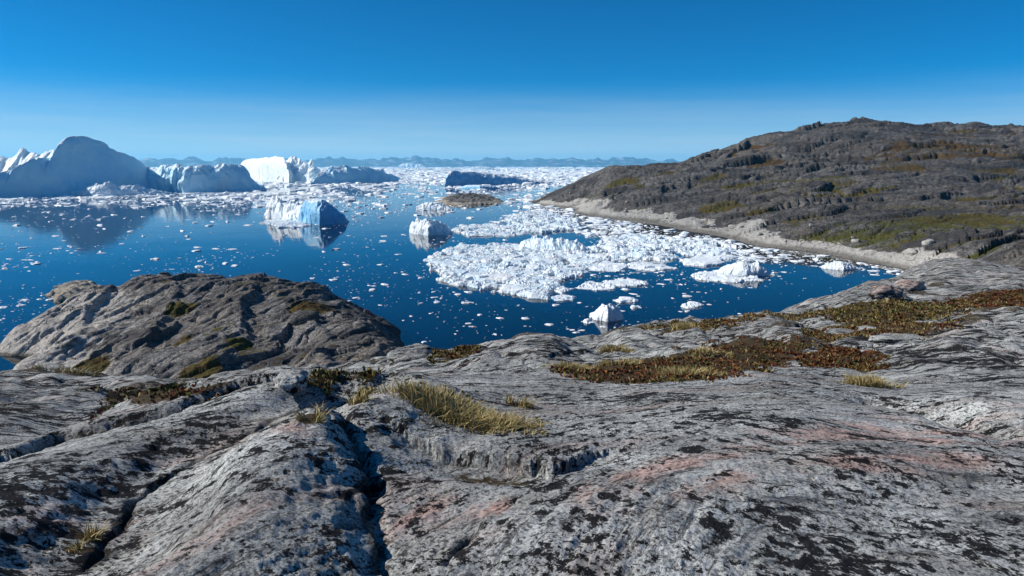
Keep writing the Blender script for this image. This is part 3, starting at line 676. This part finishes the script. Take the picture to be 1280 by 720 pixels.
tag(berg('iceberg', [(-90,222),(-50,205),(-20,198),(-4,200),(2,196),(9,187),(20,189),(36,191),(50,188),(62,187),(72,192),(90,205),(110,222)], [(-90,238),(110,239)], 46, 0.45, 0.8, 1.0, 'ice', 0.06, 0.06, 201), 'pale ridged iceberg half hidden behind the smooth blue domed iceberg', 'iceberg')
o = berg('iceberg', [(-100,226),(-60,222),(-20,217),(0,215),(9,212),(15,203),(24,199),(45,198),(57,197),(62,186),(67,177),(75,172.5),(88,171),(104,171.5),(118,177),(132,184),(148,192),(162,199),(174,206),(186,216),(196,228)], [(-100,252),(0,247.8),(60,245.2),(140,242.4),(196,240)], 60, 0.22, 0.34, 0.75, 'blue_shade_ice', 0.03, 0.03, 221, nx=240, nt=90, butt=0.045)
tag(o, 'huge smooth domed blue iceberg with its front in shade', 'iceberg')
tag(berg('iceberg', [(150,226),(156,213),(164,208),(180,210),(198,208),(212,206.5),(220,206),(226,213),(236,210),(247,208),(262,206),(278,204),(288,205),(300,207),(308,216),(314,228),(318,236)], [(150,240),(230,241),(318,239)], 42, 0.20, 0.20, 1.3, 'blue_shade_ice', 0.05, 0.09, 241, nx=240, nt=80, butt=0.09), 'long jagged blue iceberg with broken cliffs next to the domed one', 'iceberg')
tag(berg('ice_apron', [(46,242.5),(70,239),(95,237),(105,231),(120,230),(133,227),(140,232),(165,230),(180,236),(205,241)], [(46,244.6),(120,245.2),(205,243.5)], 16, 0.45, 0.5, 0.8, 'ice', 0.06, 0.08, 261), 'low snowy ice ledge along the foot of the domed blue iceberg', 'ice ledge')
tb = empty('iceberg', (*S(350, 229), 0)); bpy.context.view_layer.update()
def sub(o, root):
    o.parent = root; o.matrix_parent_inverse = root.matrix_world.inverted(); return o
tag(tb, 'white flat-topped iceberg with a bright sunlit cliff and a crumbled peak', 'iceberg')
sub(berg('sunlit_cliff', [(297,214),(299,206),(303,200.5),(312,198.5),(325,197.5),(338,196.5),(346,195.5),(353,196.5),(358,205),(362,216)], [(297,224.6),(330,227),(362,229)], 45, 0.22, 0.18, 1.6, 'ice', 0.02, 0.03, 281, butt=0.05), tb)
sub(berg('crumbled_peak', [(344,206),(349,198),(355,194),(362,196),(370,199),(376,204),(384,206),(391,212),(398,222)], [(344,228.5),(398,229)], 60, 0.5, 0.9, 1.2, 'ice', 0.10, 0.14, 301), tb)
tag(berg('iceberg', [(388,226),(394,215),(402,211),(415,208.5),(430,207),(437,210),(446,209.5),(452,209),(462,211),(474,213),(480,217),(488,219),(494,222),(500,227)], [(388,230.2),(420,229.4),(470,227.8),(500,226.6)], 60, 0.42, 0.40, 1.0, 'blue_shade_ice', 0.06, 0.09, 321), 'wedge shaped iceberg with shaded blue cliff beside the flat-topped white one', 'iceberg')
# the small berg in the open water, two humps on one foot
mb = empty('iceberg', (*S(382, 280), 0)); bpy.context.view_layer.update()
tag(mb, 'small two-humped iceberg mirrored in the open water', 'iceberg')
tag(sub(berg('white_spire', [(329,268),(331,258),(335,249.5),(341,247),(347,248.5),(351,254),(357,257),(363,253),(369,252),(375,257),(381,266)], [(329,272.5),(352,276),(381,278.5)], 8, 0.42, 0.42, 0.9, 'ice', 0.10, 0.16, 341, butt=0.12), mb), 'sunlit white spire')
tag(sub(berg('blue_block', [(374,268),(376,257),(381,252),(390,250.8),(401,251),(407,253),(415,259),(421,264),(427,267.5),(431,275)], [(374,279),(400,281),(431,279.5)], 9, 0.34, 0.22, 0.8, 'dark_shade_ice', 0.04, 0.07, 361, butt=0.07), mb), 'blue shaded block')
tag(berg('iceberg', [(555,226),(558,217),(563,213.5),(569,213),(573,215),(582,214.5),(592,215),(603,216),(620,217.5),(636,219),(652,222),(672,225),(692,228)], [(555,233.5),(600,231.6),(692,229)], 40, 0.35, 0.30, 0.8, 'dark_shade_ice', 0.03, 0.03, 381), 'long low iceberg with a dark blue shaded side beyond the islet', 'iceberg')
tag(berg('iceberg', [(576,233.5),(583,231.5),(600,231),(618,232),(624,235)], [(576,236),(600,236.8),(624,236.4)], 12, 0.35, 0.3, 0.8, 'dark_shade_ice', 0.05, 0.08, 391), 'short dark blue ice slab between the islet and the long low iceberg', 'iceberg')
tag(berg('iceberg', [(511,287),(514,279),(520,275.5),(527,276),(535,275),(544,274.5),(552,279),(558,283),(564,290)], [(511,291.5),(535,294.5),(564,293)], 6, 0.42, 0.40, 0.9, 'ice', 0.10, 0.15, 401, butt=0.1), 'small rounded white iceberg at the tip of the pack ice', 'iceberg')
tag(berg('iceberg', [(520,259),(528,254),(540,252.5),(552,255),(558,258),(566,262)], [(520,262),(566,263)], 7, 0.4, 0.4, 0.9, 'ice', 0.1, 0.16, 411), 'low white ice lump just before the brown islet', 'iceberg')
tag(berg('iceberg', [(648,311),(652,304),(660,299),(672,297),(684,296),(693,298),(704,298),(714,301),(724,303),(736,309),(742,315)], [(648,313),(690,316),(742,317)], 6, 0.40, 0.33, 0.9, 'ice', 0.10, 0.16, 421, butt=0.12), 'broken white ice block rising from the pack behind the rubble floe', 'iceberg')
tag(berg('iceberg', [(897,341),(908,333),(920,328.5),(934,326.5),(944,329),(950,326),(956,331),(962,335),(970,343)], [(897,342.5),(930,345.5),(970,344.5)], 4.5, 0.42, 0.45, 0.9, 'ice', 0.05, 0.07, 431), 'smooth white ice mound floating at the edge of the dark hill reflection', 'iceberg')
sb = berg('iceberg', [(738,397),(744,390),(751,384),(755,379.5),(765,379),(772,382),(777,389),(781,396)], [(738,399),(760,402.5),(781,399.5)], 3.6, 0.45, 0.5, 0.9, 'ice', 0.07, 0.10, 441)
tag(sb, 'little white iceberg with a turquoise foot in the dark open water', 'iceberg')
tag(berg('iceberg', [(1031,334),(1038,329),(1050,326.5),(1060,328),(1068,330),(1076,335)], [(1031,336),(1055,338),(1076,336.5)], 3.2, 0.4, 0.5, 0.9, 'ice', 0.07, 0.10, 445), 'low white ice lump inside the dark hill reflection near the beach', 'iceberg')
far = random.Random(12)
for i in range(34):
    px = far.uniform(225, 760); py = far.choice([209.0, 209.6, 210.4, 211.5, 213, 215.5, 219, 224])
    if 285 < px < 505 and py > 209.7: continue
    if 550 < px < 700 and py > 213: continue
    w = far.uniform(5, 19); h = w * far.uniform(0.12, 0.34)
    d = S(px, py)[1]
    tag(berg('iceberg', [(px - w, py - h * .2), (px - w * .7, py - h * .8), (px - w * .3, py - h), (px + w * .2, py - h * far.uniform(.6, 1)), (px + w * .7, py - h * .6), (px + w, py - h * .1)], [(px - w, py), (px + w, py)], min(2.2 * w * d / F_PX, 160), 0.4, far.uniform(.2, .5), 1.0, 'ice', 0.08, 0.14, 460 + i * 7, nx=40, nt=22), 'distant white iceberg in the dense ice field towards the far coast', 'iceberg', 'distant icebergs')

# rubble floes
def rubble(name, poly_px, thick, label, mat='brash', amp=0.45, cell=0.8, seed=0, parent=None, res=None, foot=0.0, cat='ice floe', gap=0.0):
    poly = [S(*p) for p in poly_px]; P_ = np.array(poly); x0, y0 = P_.min(0) - 1; x1, y1 = P_.max(0) + 1
    res = res or max(0.13, (x1 - x0) / 215)
    X, Y = np.meshgrid(np.arange(x0, x1, res), np.arange(y0, y1, res * 1.35))
    sp_ = min(1.0, (x1 - x0) / 22)
    jx = sp_ * (0.6 * fbm(X * 0.5, Y * 0.5, 4, seed) + 1.5 * fbm(X * 0.12, Y * 0.12, 2, seed + 30)); jy = sp_ * (0.9 * fbm(X * 0.5, Y * 0.5, 4, seed + 4) + 2.2 * fbm(X * 0.12, Y * 0.12, 2, seed + 33))
    d = poly_sdf(X + jx, Y + jy, poly)
    if gap: d = np.minimum(d, 3.0 * (gap + fbm(X * 0.22, Y * 0.16, 4, seed + 36)))
    f1, f2, cid0, ox0, oy0 = worley(X / 0.9, Y / 0.9, seed + 39); d = d + 0.35 * (cid0 - 0.5)
    env = sstep(0.0, 0.30, d)
    Z = np.where(d > 0, thick * (0.45 + 0.55 * sstep(0, 1.6, d)) * env, -0.5 - 0.4 * np.clip(-d, 0, 3))
    rough_ = np.clip(0.55 + 1.1 * fbm(X * 0.18, Y * 0.18, 3, seed + 42), 0.08, 1.5)
    for c, am, sd, pw in ((cell * 4.5, amp * 1.0, 0, 1), (cell * 1.7, amp * 0.6, 3, 3), (cell * 0.8, amp * 0.55, 5, 5), (cell * 0.36, amp * 0.40, 6, 4)):
        f1, f2, cid, ox, oy = worley(X / c + 0.3 * perlin(X / c, Y / c, seed + 8), Y / c, seed + 9 + sd)
        Z = Z + env * am * (rough_ if sd else 1) * ((cid ** pw - 0.15) * 1.3 + 0.42 * (ox * np.cos(cid * 50) + oy * np.sin(cid * 50)) - 0.2 * sstep(0.10, 0, f2 - f1))
    Z = Z + env * amp * 0.5 * fbm(X * 0.25, Y * 0.25, 3, seed + 15)
    Z = np.where(d > 0, np.maximum(Z, 0.03 + 0.05 * env), Z)
    o = grid_mesh(name, X, Y, Z, M[mat], d > -0.25, parent=parent, smooth=False)
    if label: tag(o, label, cat)
    return o
rubble('ice_floe', [(528,324),(545,318),(566,309),(572,305),(600,308),(640,305),(660,308),(672,314),(700,312),(735,317),(764,325),(738,336),(722,345),(700,353),(690,362),(682,373),(660,374),(640,369),(600,363),(565,357),(548,343)], 0.42, 'big dirty white rubble floe with a pointed end in the bay', seed=501, amp=0.32, gap=0.50, cell=0.62)
rubble('ice_floe', [(563,288),(580,283),(610,281),(640,283),(662,290),(640,296),(610,295),(588,296)], 0.5, 'flat grey white rubble floe joined to the small rounded iceberg', seed=521, amp=0.33, cell=0.9, gap=0.27)
rubble('ice_floe', [(630,272),(650,267),(690,267),(722,275),(726,287),(690,291),(660,292),(640,284)], 0.7, 'white rubble floe off the pale tip of the hill', seed=541, amp=0.40, cell=1.0, gap=0.2)
rubble('ice_floe', [(735,309),(760,296),(800,294),(850,298),(900,306),(930,314),(900,321),(862,322),(830,329),(790,327),(765,322)], 0.5, 'wide patch of broken white brash along the middle of the bay', seed=561, amp=0.34, cell=0.7, gap=0.12)
rubble('ice_floe', [(850,325),(872,320),(905,318),(924,321),(905,331),(880,334),(858,331)], 0.35, 'smooth grey white floe plate left of the white mound', 'floe', 0.16, 1.2, 581)
rubble('ice_floe', [(862,344),(880,340),(912,345),(948,347),(952,351),(912,353),(878,351)], 0.25, 'long thin floe lying before the smooth white mound', 'floe', 0.25, 0.6, 601)
rubble('ice_floe', [(684,371),(704,368),(722,371),(716,376),(694,377)], 0.12, 'small turquoise edged plate at the pointed end of the rubble floe', 'dark_shade_ice', 0.12, 0.5, 621)
for i, (a_, lab) in enumerate([(((722,360),(735,352),(760,356),(770,361),(745,364)), 'ragged white floe just right of the rubble floe point'),
      (((752,352),(775,349),(806,352),(812,356),(780,358),(758,356)), 'wide ragged floe between brash patch and open water'),
      (((690,362),(704,358),(714,363),(700,368)), 'small white floe close beside the rubble floe point'),
      (((764,376),(776,372),(796,374),(797,377),(776,379)), 'flat bright floe right behind the little turquoise footed iceberg'),
      (((786,384),(800,382),(804,385),(790,387)), 'narrow flat floe right of the little turquoise footed iceberg'),
      (((780,331),(805,328),(832,332),(850,336),(820,339),(790,336)), 'low white floe at the lower edge of the brash patch'),
      (((726,402),(735,399),(741,402),(733,405)), 'tiny white floe left of the little turquoise footed iceberg'),
      (((850,383),(862,379),(880,381),(876,385),(858,386)), 'white floe pair in the dark water before the rock rim'),
      (((725,330),(760,328),(790,334),(770,339),(738,338)), 'ragged brash tongue leaving the big rubble floe')]):
    rubble('ice_floe', list(a_), 0.22, lab, 'floe', 0.22, 0.5, 640 + i * 11)
ft = rubble('submerged_foot', [(733,401),(745,396),(778,397),(788,402),(770,407),(745,408)], 0.0, None, 'foot', 0.1, 0.8, 760, res=0.3)
ft.location.z = -0.55; ft.parent = sb
ft = rubble('submerged_foot', [(322,280),(334,274),(372,278),(392,281),(384,286),(350,287),(330,284)], 0.0, None, 'foot', 0.12, 1.2, 770, res=0.3)
ft.location.z = -0.5; sub(ft, mb)
tag(sub(rubble('ice_shelf', [(326,279),(340,275),(368,277),(384,279),(388,282),(372,285),(350,285),(338,281)], 0.3, None, 'ice', 0.3, 0.9, 780), mb), 'low white shelf')
ft = rubble('submerged_foot', [(560,358),(600,362),(650,370),(690,374),(690,378),(640,374),(590,367),(560,362)], 0.0, None, 'foot', 0.1, 0.8, 790, res=0.3); ft.location.z = -0.6
ft.parent = bpy.data.objects['ice_floe']

# drifting pieces: irregular low blocks
def chunk(seed, n, lite=False):
    g = np.random.default_rng(seed); a = np.sort((np.arange(n) + g.uniform(-.3, .3, n)) / n * 2 * np.pi)
    el_ = g.uniform(0.55, 1.0); r0 = g.uniform(0.75, 1.1, n); V = []
    tilt = g.uniform(-.25, .25, 2)
    rings = ((1.0, -0.25), (g.uniform(.6, .9), 0.6)) if lite else ((0.95, -0.35), (1.0, 0.12), (g.uniform(.6, .9), 0.55), (g.uniform(.25, .55), 0.85))
    for rr, z in rings:
        q = r0 * rr * g.uniform(0.85, 1.12, n); zz = z + (g.uniform(-.16, .16, n) if z > 0.2 else 0)
        V.append(np.stack([q * np.cos(a), q * np.sin(a) * el_, zz + (z > 0.2) * (tilt[0] * np.cos(a) + tilt[1] * np.sin(a))], 1))
    V.append(np.array([[0.1, 0, g.uniform(.8, 1.05)]])); V = np.concatenate(V)
    F = []
    m = len(rings) - 1
    for l in range(m):
        for i in range(n):
            j = (i + 1) % n; F += [(l * n + i, l * n + j, (l + 1) * n + j), (l * n + i, (l + 1) * n + j, (l + 1) * n + i)]
    F += [(m * n + i, m * n + (i + 1) % n, (m + 1) * n) for i in range(n)]
    return V, np.array(F)
def density(px, py):
    """share of the sea covered by pieces, from the photograph"""
    d = 0.046 + 0.024 * np.exp(-((px - 120) / 220) ** 2)
    d = d * (1 - 0.55 * sstep(370, 425, py) * (1 - sstep(690, 760, px)))
    d = np.maximum(d, 0.11 * sstep(318, 258, py))
    d = np.maximum(d, 0.80 * sstep(268, 246, py) * (px < 330)); d = np.maximum(d, 0.85 * sstep(250, 226, py))
    d = np.maximum(d, 0.48 * sstep(282, 248, py) * (px > 240))
    # pack between the rubble floe and the pale shore
    ys = np.interp(px, [p[0] for p in shore_px], [p[1] for p in shore_px])
    wd_ = np.interp(px, [640, 740, 850, 940, 1040, 1150], [20, 46, 44, 30, 22, 9])
    band = sstep(-2, 2, py - ys) * (1 - sstep(0.55, 1.0, (py - ys) / wd_)) * sstep(625, 665, px) * (1 - sstep(1135, 1160, px))
    d = np.maximum(d, band * (0.8 - 0.25 * sstep(940, 1000, px)))
    for cx, cy, rx, ry, am in ((750,338,110,24,0.38),(625,325,90,26,0.30),(630,285,90,18,0.45),(820,315,110,18,0.6),(770,362,60,16,0.12),(900,345,90,10,0.20),(600,255,60,8,0.4)):
        d = np.maximum(d, am * np.exp(-(((px - cx) / rx) ** 2 + ((py - cy) / ry) ** 2)))
    clear = np.exp(-(((px - 990) / 90) ** 2 + ((py - 368) / 14) ** 2)); d = d * (1 - 0.7 * clear)
    return d
def drift():
    g = np.random.default_rng(99); n = 260000
    py = 208.6 + (446 - 208.6) * g.random(n) ** 1.35; px = g.uniform(-70, 1340, n)
    d = density(px, py); a, b = ray(px, py); Y = -H_CAM / b; X = a * Y
    cl = np.clip(0.5 + 1.1 * fbm(X / (10 + Y * .06), Y / (14 + Y * .10), 4, 801), 0.02, 2.0)       # pieces gather in streaks
    ok = g.random(n) < d * np.maximum(cl, 0.8 * d) * 0.74
    X, Y, px, py, d = X[ok], Y[ok], px[ok], py[ok], d[ok]
    land = ((hill_base(X, Y) > -0.6) & (X > 5) & (Y < 640)) | ((out_base(X, Y) > -0.3) & (Y < 103) & (X > -66)) | ((near_base(X, Y) + H_CAM > -0.5) & (Y < 80))
    X, Y, px, py, d = X[~land], Y[~land], px[~land], py[~land], d[~land]
    wpx = 1.0 * (1 - g.random(len(X))) ** -0.66; wpx = np.minimum(wpx, 9.0) * (1.25 + 0.5 * sstep(0.1, 0.6, d))
    size = wpx * Y / F_PX * 0.62
    hgt = size * g.uniform(0.07, 0.28, len(X)); hgt = np.minimum(hgt, 1.6 + 0.001 * Y)
    el2 = g.uniform(0.55, 1.0, len(X))
    order = np.argsort(-wpx * (hgt * F_PX / Y + 2 * size * el2 * H_CAM * F_PX / Y ** 2)); rot = g.uniform(0, 2 * np.pi, len(X))
    T = [chunk(900 + i, 8) for i in range(10)]; TM = []
    for V, F in T:
        o = mesh_from('template', V, F, M['floe'], smooth=False); TM.append(o.data); bpy.data.objects.remove(o)
    n_single = 290; c = {0: 0, 1: 0, 2: 0}
    single = order[:n_single]
    for i in single:
        o = bpy.data.objects.new('drift_ice', TM[i % 10]); o.location = (X[i], Y[i], 0); o.scale = (size[i], size[i] * el2[i], hgt[i]); o.rotation_euler = (0, 0, rot[i]); COL.objects.link(o)
        if Y[i] > 300 and px[i] < 330: tag(o, 'white ice chunk in the brash belt before the domed and jagged blue icebergs', 'drift ice', 'ice chunks before the blue icebergs')
        elif Y[i] > 520: tag(o, 'white ice chunk in the dense far ice field beyond the brown islet', 'drift ice', 'ice chunks beyond the islet')
        elif Y[i] > 270 and d[i] < 0.45: tag(o, 'white ice chunk drifting between the two-humped iceberg and the brown islet', 'drift ice', 'ice chunks near the islet')
        elif d[i] > 0.3: tag(o, 'white ice block jammed in the brash along the hill shore', 'drift ice', 'ice blocks along the hill shore')
        else: tag(o, 'small loose white ice piece drifting on the open blue water', 'drift ice', 'loose ice pieces on the open water')
    T = [chunk(950 + i, 5, True) for i in range(16)]; Vs, Fs = [], []; off = 0
    rest = order[n_single:]
    for k in range(16):
        ii = rest[k::16]; V, F = T[k]; ca, sa = np.cos(rot[ii])[:, None], np.sin(rot[ii])[:, None]
        x = V[None, :, 0] * size[ii][:, None]; y = V[None, :, 1] * (size[ii] * el2[ii])[:, None]; z = V[None, :, 2] * hgt[ii][:, None]
        W = np.stack([X[ii][:, None] + x * ca - y * sa, Y[ii][:, None] + x * sa + y * ca, z], -1).reshape(-1, 3)
        FF = (F[None] + (np.arange(len(ii)) * len(V))[:, None, None]).reshape(-1, 3) + off
        Vs.append(W); Fs.append(FF); off += len(W)
    o = mesh_from('brash_ice', np.concatenate(Vs), np.concatenate(Fs), M['floe'], smooth=False)
    tag(o, 'countless small bits of brash ice scattered over the sea', 'brash ice', kind='stuff')
    pass
drift()

# ------------------------------------------------------------------ boulders and plants
def boulder(name, c, s, mat, label, seed, attrs=None, cat='boulder', rotz=0.0, flat=1.0):
    n, m = (40, 26) if mat == 'near' else (20, 13); g = np.linspace(0, 2 * np.pi, n + 1); h = np.linspace(-0.5 * np.pi, 0.5 * np.pi, m)
    G, Hh = np.meshgrid(g, h)
    x, y, z = np.cos(Hh) * np.cos(G), np.cos(Hh) * np.sin(G), np.sin(Hh)
    def sup(v_): return np.sign(v_) * np.abs(v_) ** 0.75
    x, y, z = sup(x), sup(y), sup(z)
    k = 1 + 0.18 * fbm(x * 1.3 + z + seed, y * 1.3 - z * .7, 3, seed) + 0.06 * fbm(x * 4, y * 4 + z * 3, 3, seed + 5)
    k[:, -1] = k[:, 0]; k[0] = k[0].mean(); k[-1] = k[-1].mean()
    ca, sa = math.cos(rotz), math.sin(rotz); x, y, z = x * k * s[0], y * k * s[1], z * k * s[2]
    X, Y, Z = c[0] + x * ca - y * sa, c[1] + x * sa + y * ca, c[2] + z
    if mat == 'near':
        u, v = foliation(X, Y); at = {'fol': ('FLOAT_VECTOR', np.stack([u, v + Z * .6, Z], -1)), 'soil': ('FLOAT', 0 * X), 'pink': ('FLOAT', 0 * X + 0.9 * (s[2] > 0.27)), 'crack': ('FLOAT', 0 * X), 'lich': ('FLOAT', 0 * X)}
    else: at = {k_: ('FLOAT', 0 * X + q) for k_, q in (('veg', 0), ('pale_wash', 0), ('tide', 0), ('hue', 0.4))}
    return tag(grid_mesh(name, X, Y, Z, M[mat], None, at), label, cat)
def on_out(px, py):
    x, y = ground_hit(lambda a, b: out_h(a, b) - H_CAM, px, py, 40, 110); return x, y, float(out_h(np.array([x]), np.array([y]))[0])
x, y, z = on_out(378, 405); boulder('boulder', (x, y + 0.8, z + 0.4), (1.5, 0.9, 0.75), 'outcrop', 'dark angular boulder lying on the slope of the outcrop', 3)
x, y, z = on_out(462, 455); boulder('boulder', (x, y + 0.8, z + 0.3), (1.0, 0.8, 0.8), 'outcrop', 'dark boulder at the right foot of the outcrop', 5)
def on_near(px, py):
    x, y = GN([(px, py)])[0]; return x, y, float(near_h(np.array([x]), np.array([y]))[0]) + H_CAM
for px, py, s, lab, sd in ((512,470,(0.60,0.45,0.24),'dark rounded boulder at the left end of the water edge rocks',7),(362,483,(0.16,0.12,0.07),'small dark stone on the crest of the left slab',9),
        (1062,416,(0.42,0.28,0.07),'pale flat stone lying in brown soil on the shelf',11),(1100,413,(0.34,0.24,0.06),'smaller pale flat stone next to the larger flat one',13),(1130,419,(0.5,0.25,0.08),'long grey flat stone below the olive crowberry mat',15),
        (1110,371,(0.55,0.4,0.28),'reddish broken boulder on the rim above the beach',17),(1140,362,(0.7,0.45,0.32),'cracked reddish boulder next to the smooth rock dome',19)):
    x, y, z = on_near(px, py)
    if px == 512: x, y = -2.05, 13.4; z = float(near_h(np.array([x]), np.array([y]))[0]) + H_CAM
    boulder('boulder', (x, y + s[1] * 0.4, z + s[2] * 0.25), s, 'near', lab, sd, rotz=0.2 * sd)

# loose blocks along the pale shore of the hill
def shore_blocks():
    g = np.random.default_rng(55); pts = np.array(SH); src = None; n = 0
    seg = np.cumsum(np.r_[0, np.hypot(*np.diff(pts, axis=0).T)])
    while n < 34:
        q = g.uniform(0.1, 1.0) ** 0.7 * seg[-1]; x = np.interp(q, seg, pts[:, 0]) + g.uniform(1, 14); y = np.interp(q, seg, pts[:, 1]) + g.uniform(0, 10)
        z = float(hill_h(np.array([x]), np.array([y]))[0])
        if not 0.3 < z < 6: continue
        if src is None:
            src = boulder('shore_boulder', (0, 0, 0), (1, 0.8, 0.62), 'hill', 'pale loose boulder on the washed shore rock below the hill', 31); src['group'] = 'boulders along the hill shore'
            for v_ in src.data.attributes['pale_wash'].data: v_.value = 0.9
            o = src
        else: o = src.copy(); COL.objects.link(o)
        k = g.uniform(0.35, 1.15); o.location = (x, y, z + 0.15 * k); o.scale = (k * g.uniform(.8, 1.5), k, k * g.uniform(.7, 1.1)); o.rotation_euler = (g.uniform(-.3, .3), g.uniform(-.3, .3), g.uniform(0, 6.28)); n += 1
shore_blocks()
t = NT('heath_leaf'); t.principled(t.acol('tone'), 0.75, None, 0.2); M['leaf'] = t.m
t = NT('grass_blade'); t.principled(t.acol('tone'), 0.6, None, 0.25); M['blade'] = t.m
PAL = {0: [(0.150,0.042,0.018),(0.10,0.034,0.017),(0.20,0.085,0.025),(0.07,0.03,0.017)], 1: [(0.080,0.075,0.018),(0.115,0.098,0.022),(0.05,0.056,0.017),(0.17,0.115,0.026)], 2: [(0.30,0.23,0.095),(0.23,0.175,0.07),(0.36,0.30,0.15)]}
def heath(spec, poly, seed):
    name, label, _, mixw, dens, hh = spec; g = np.random.default_rng(seed)
    P_ = np.array(poly); lo, hi = P_.min(0), P_.max(0); area = np.prod(hi - lo); n = int(min(area * dens * 0.8, 20000))
    x = g.uniform(lo[0], hi[0], n); y = g.uniform(lo[1], hi[1], n)
    s = poly_sdf(x, y, poly); c = 0.02 * np.hypot(*P_.mean(0)); dn = fbm(x * 2.2, y * 2.2, 4, seed)
    ok = (s + c * 1.6 * dn > -c * 0.6) & (g.random(n) < 0.62 + 0.9 * dn + 0.3 * sstep(0, 0.3, s)); x, y = x[ok], y[ok]; n = len(x)
    z = near_h(x, y) + H_CAM
    zone = fbm(x * 1.1, y * 1.1, 3, seed + 5)
    w = np.array(mixw)[None] * np.exp(np.stack([1.6 * zone, -1.6 * zone, 1.2 * fbm(x * 1.6, y * 1.6, 3, seed + 9)], 1)); cw = np.cumsum(w / w.sum(1, keepdims=True), 1); kk = (g.random(n)[:, None] > cw).sum(1).clip(0, 2)
    colr = np.zeros((n, 4)); colr[:, 3] = 1
    for q in range(3):
        m = kk == q; pal = np.array(PAL[q]); colr[m, :3] = pal[g.integers(0, len(pal), m.sum())] * g.uniform(0.7, 1.35, (m.sum(), 1))
    cush = 0.5 + 0.9 * np.clip(fbm(x * 4, y * 4, 3, seed + 12) + 0.4, 0, 1)
    h = hh * g.uniform(0.5, 1.2, n) * cush * np.where(kk == 2, 1.5, 1); wd = np.where(kk == 2, 0.12, 0.42) * h * g.uniform(0.8, 1.4, n)
    V, F = [], []
    for b in range(2):
        an = g.uniform(0, np.pi, n) ; lx, ly = g.normal(0, 0.4, n) * h, g.normal(0, 0.4, n) * h
        dx, dy = np.cos(an) * wd, np.sin(an) * wd
        V.append(np.stack([np.stack([x - dx * .5, y - dy * .5, z - 0.01], 1), np.stack([x + dx * .5, y + dy * .5, z - 0.01], 1), np.stack([x + lx + dx, y + ly + dy, z + h * .75], 1), np.stack([x + lx * 1.2, y + ly * 1.2, z + h], 1), np.stack([x + lx - dx, y + ly - dy, z + h * .7], 1)], 1).reshape(-1, 3))
    V = np.concatenate(V); base = (np.arange(2 * n) * 5)[:, None]
    F = np.concatenate([base + np.array([[0, 1, 2]]), base + np.array([[0, 2, 4]]), base + np.array([[2, 3, 4]])])
    C_ = np.repeat(np.concatenate([colr, colr * 0.9]), 5, 0); C_[:, 3] = 1
    return tag(mesh_from(name, V, F, M['leaf'], {'tone': ('FLOAT_COLOR', C_)}, smooth=False), label, 'heath', kind='stuff')
for i, (h_, p_) in enumerate(zip(HEATH, HP)): heath(h_, p_, 1000 + i * 17)
def tuft(spec, c, seed):
    _, _, hw, dp, ln, n, label = spec; g = np.random.default_rng(seed)
    cl = g.normal(0, 0.45, (max(4, n // 55), 2)); k = g.integers(0, len(cl), n)
    x = c[0] + hw * np.clip(cl[k, 0] + g.normal(0, 0.16, n), -1.25, 1.25); y = c[1] + dp * 0.6 + dp * np.clip(cl[k, 1] + g.normal(0, 0.2, n), -1.3, 1.3)
    z = near_h(x, y) + H_CAM - 0.01
    an = np.arctan2(cl[k, 1], cl[k, 0]) + g.normal(0, 1.0, n); lean = np.abs(g.normal(0.75, 0.5, n)); L = ln * g.uniform(0.5, 1.15, n) * (0.7 + 0.5 * g.random(len(cl))[k])
    lx, ly = np.cos(an) * lean, np.sin(an) * lean; wd = 0.0022 * (1 + 0.16 * c[1]); pa = g.uniform(0, np.pi, n); wx, wy = np.cos(pa) * wd, np.sin(pa) * wd
    pts = []
    for t_ in (0, 0.4, 0.75, 1.0):
        zz = z + L * (t_ - 0.26 * lean * t_ * t_); xx = x + L * lx * t_ * t_; yy = y + L * ly * t_ * t_; f = (1 - t_) ** 0.6
        pts.append(np.stack([xx - wx * f, yy - wy * f, zz], 1)); 
        if t_ < 1: pts.append(np.stack([xx + wx * f, yy + wy * f, zz], 1))
    V = np.stack(pts, 1).reshape(-1, 3); b = (np.arange(n) * 7)[:, None]
    F = np.concatenate([b + np.array([q]) for q in ((0, 1, 3), (0, 3, 2), (2, 3, 5), (2, 5, 4), (4, 5, 6))])
    pal = np.array([(0.44,0.34,0.14),(0.34,0.27,0.10),(0.54,0.45,0.24),(0.20,0.17,0.06),(0.26,0.15,0.065)]); col = np.ones((n, 4)); col[:, :3] = pal[g.choice(5, n, p=[.32,.26,.17,.17,.08])] * g.uniform(.75, 1.2, (n, 1))
    return tag(mesh_from('grass_tuft', V, F, M['blade'], {'tone': ('FLOAT_COLOR', np.repeat(col, 7, 0))}, smooth=False), label, 'grass')
for i, (s_, c_) in enumerate(zip(TUFTS, TP)): tuft(s_, c_, 2000 + i * 13)

# ------------------------------------------------------------------ air
def haze():
    x0, x1, y0, y1, z0, z1 = -16300, 16300, -320, 16300, -15.5, 235
    V = [(x, y, z) for z in (z0, z1) for x, y in ((x0, y0), (x1, y0), (x1, y1), (x0, y1))]
    o = mesh_from('haze', V, [(0, 3, 2, 1), (4, 5, 6, 7), (0, 1, 5, 4), (1, 2, 6, 5), (2, 3, 7, 6), (3, 0, 4, 7)], None, smooth=False)
    t = NT('haze_air'); v = t.n('ShaderNodeVolumePrincipled'); v.inputs['Color'].default_value = (0.22, 0.66, 1.0, 1); v.inputs['Density'].default_value = 8e-5; v.inputs['Anisotropy'].default_value = 0.2
    t.link(v.outputs[0], t.out.inputs['Volume']); o.data.materials.append(t.m)
    tag(o, 'pale blue haze over the sea and far coast', 'haze', kind='stuff')
haze()
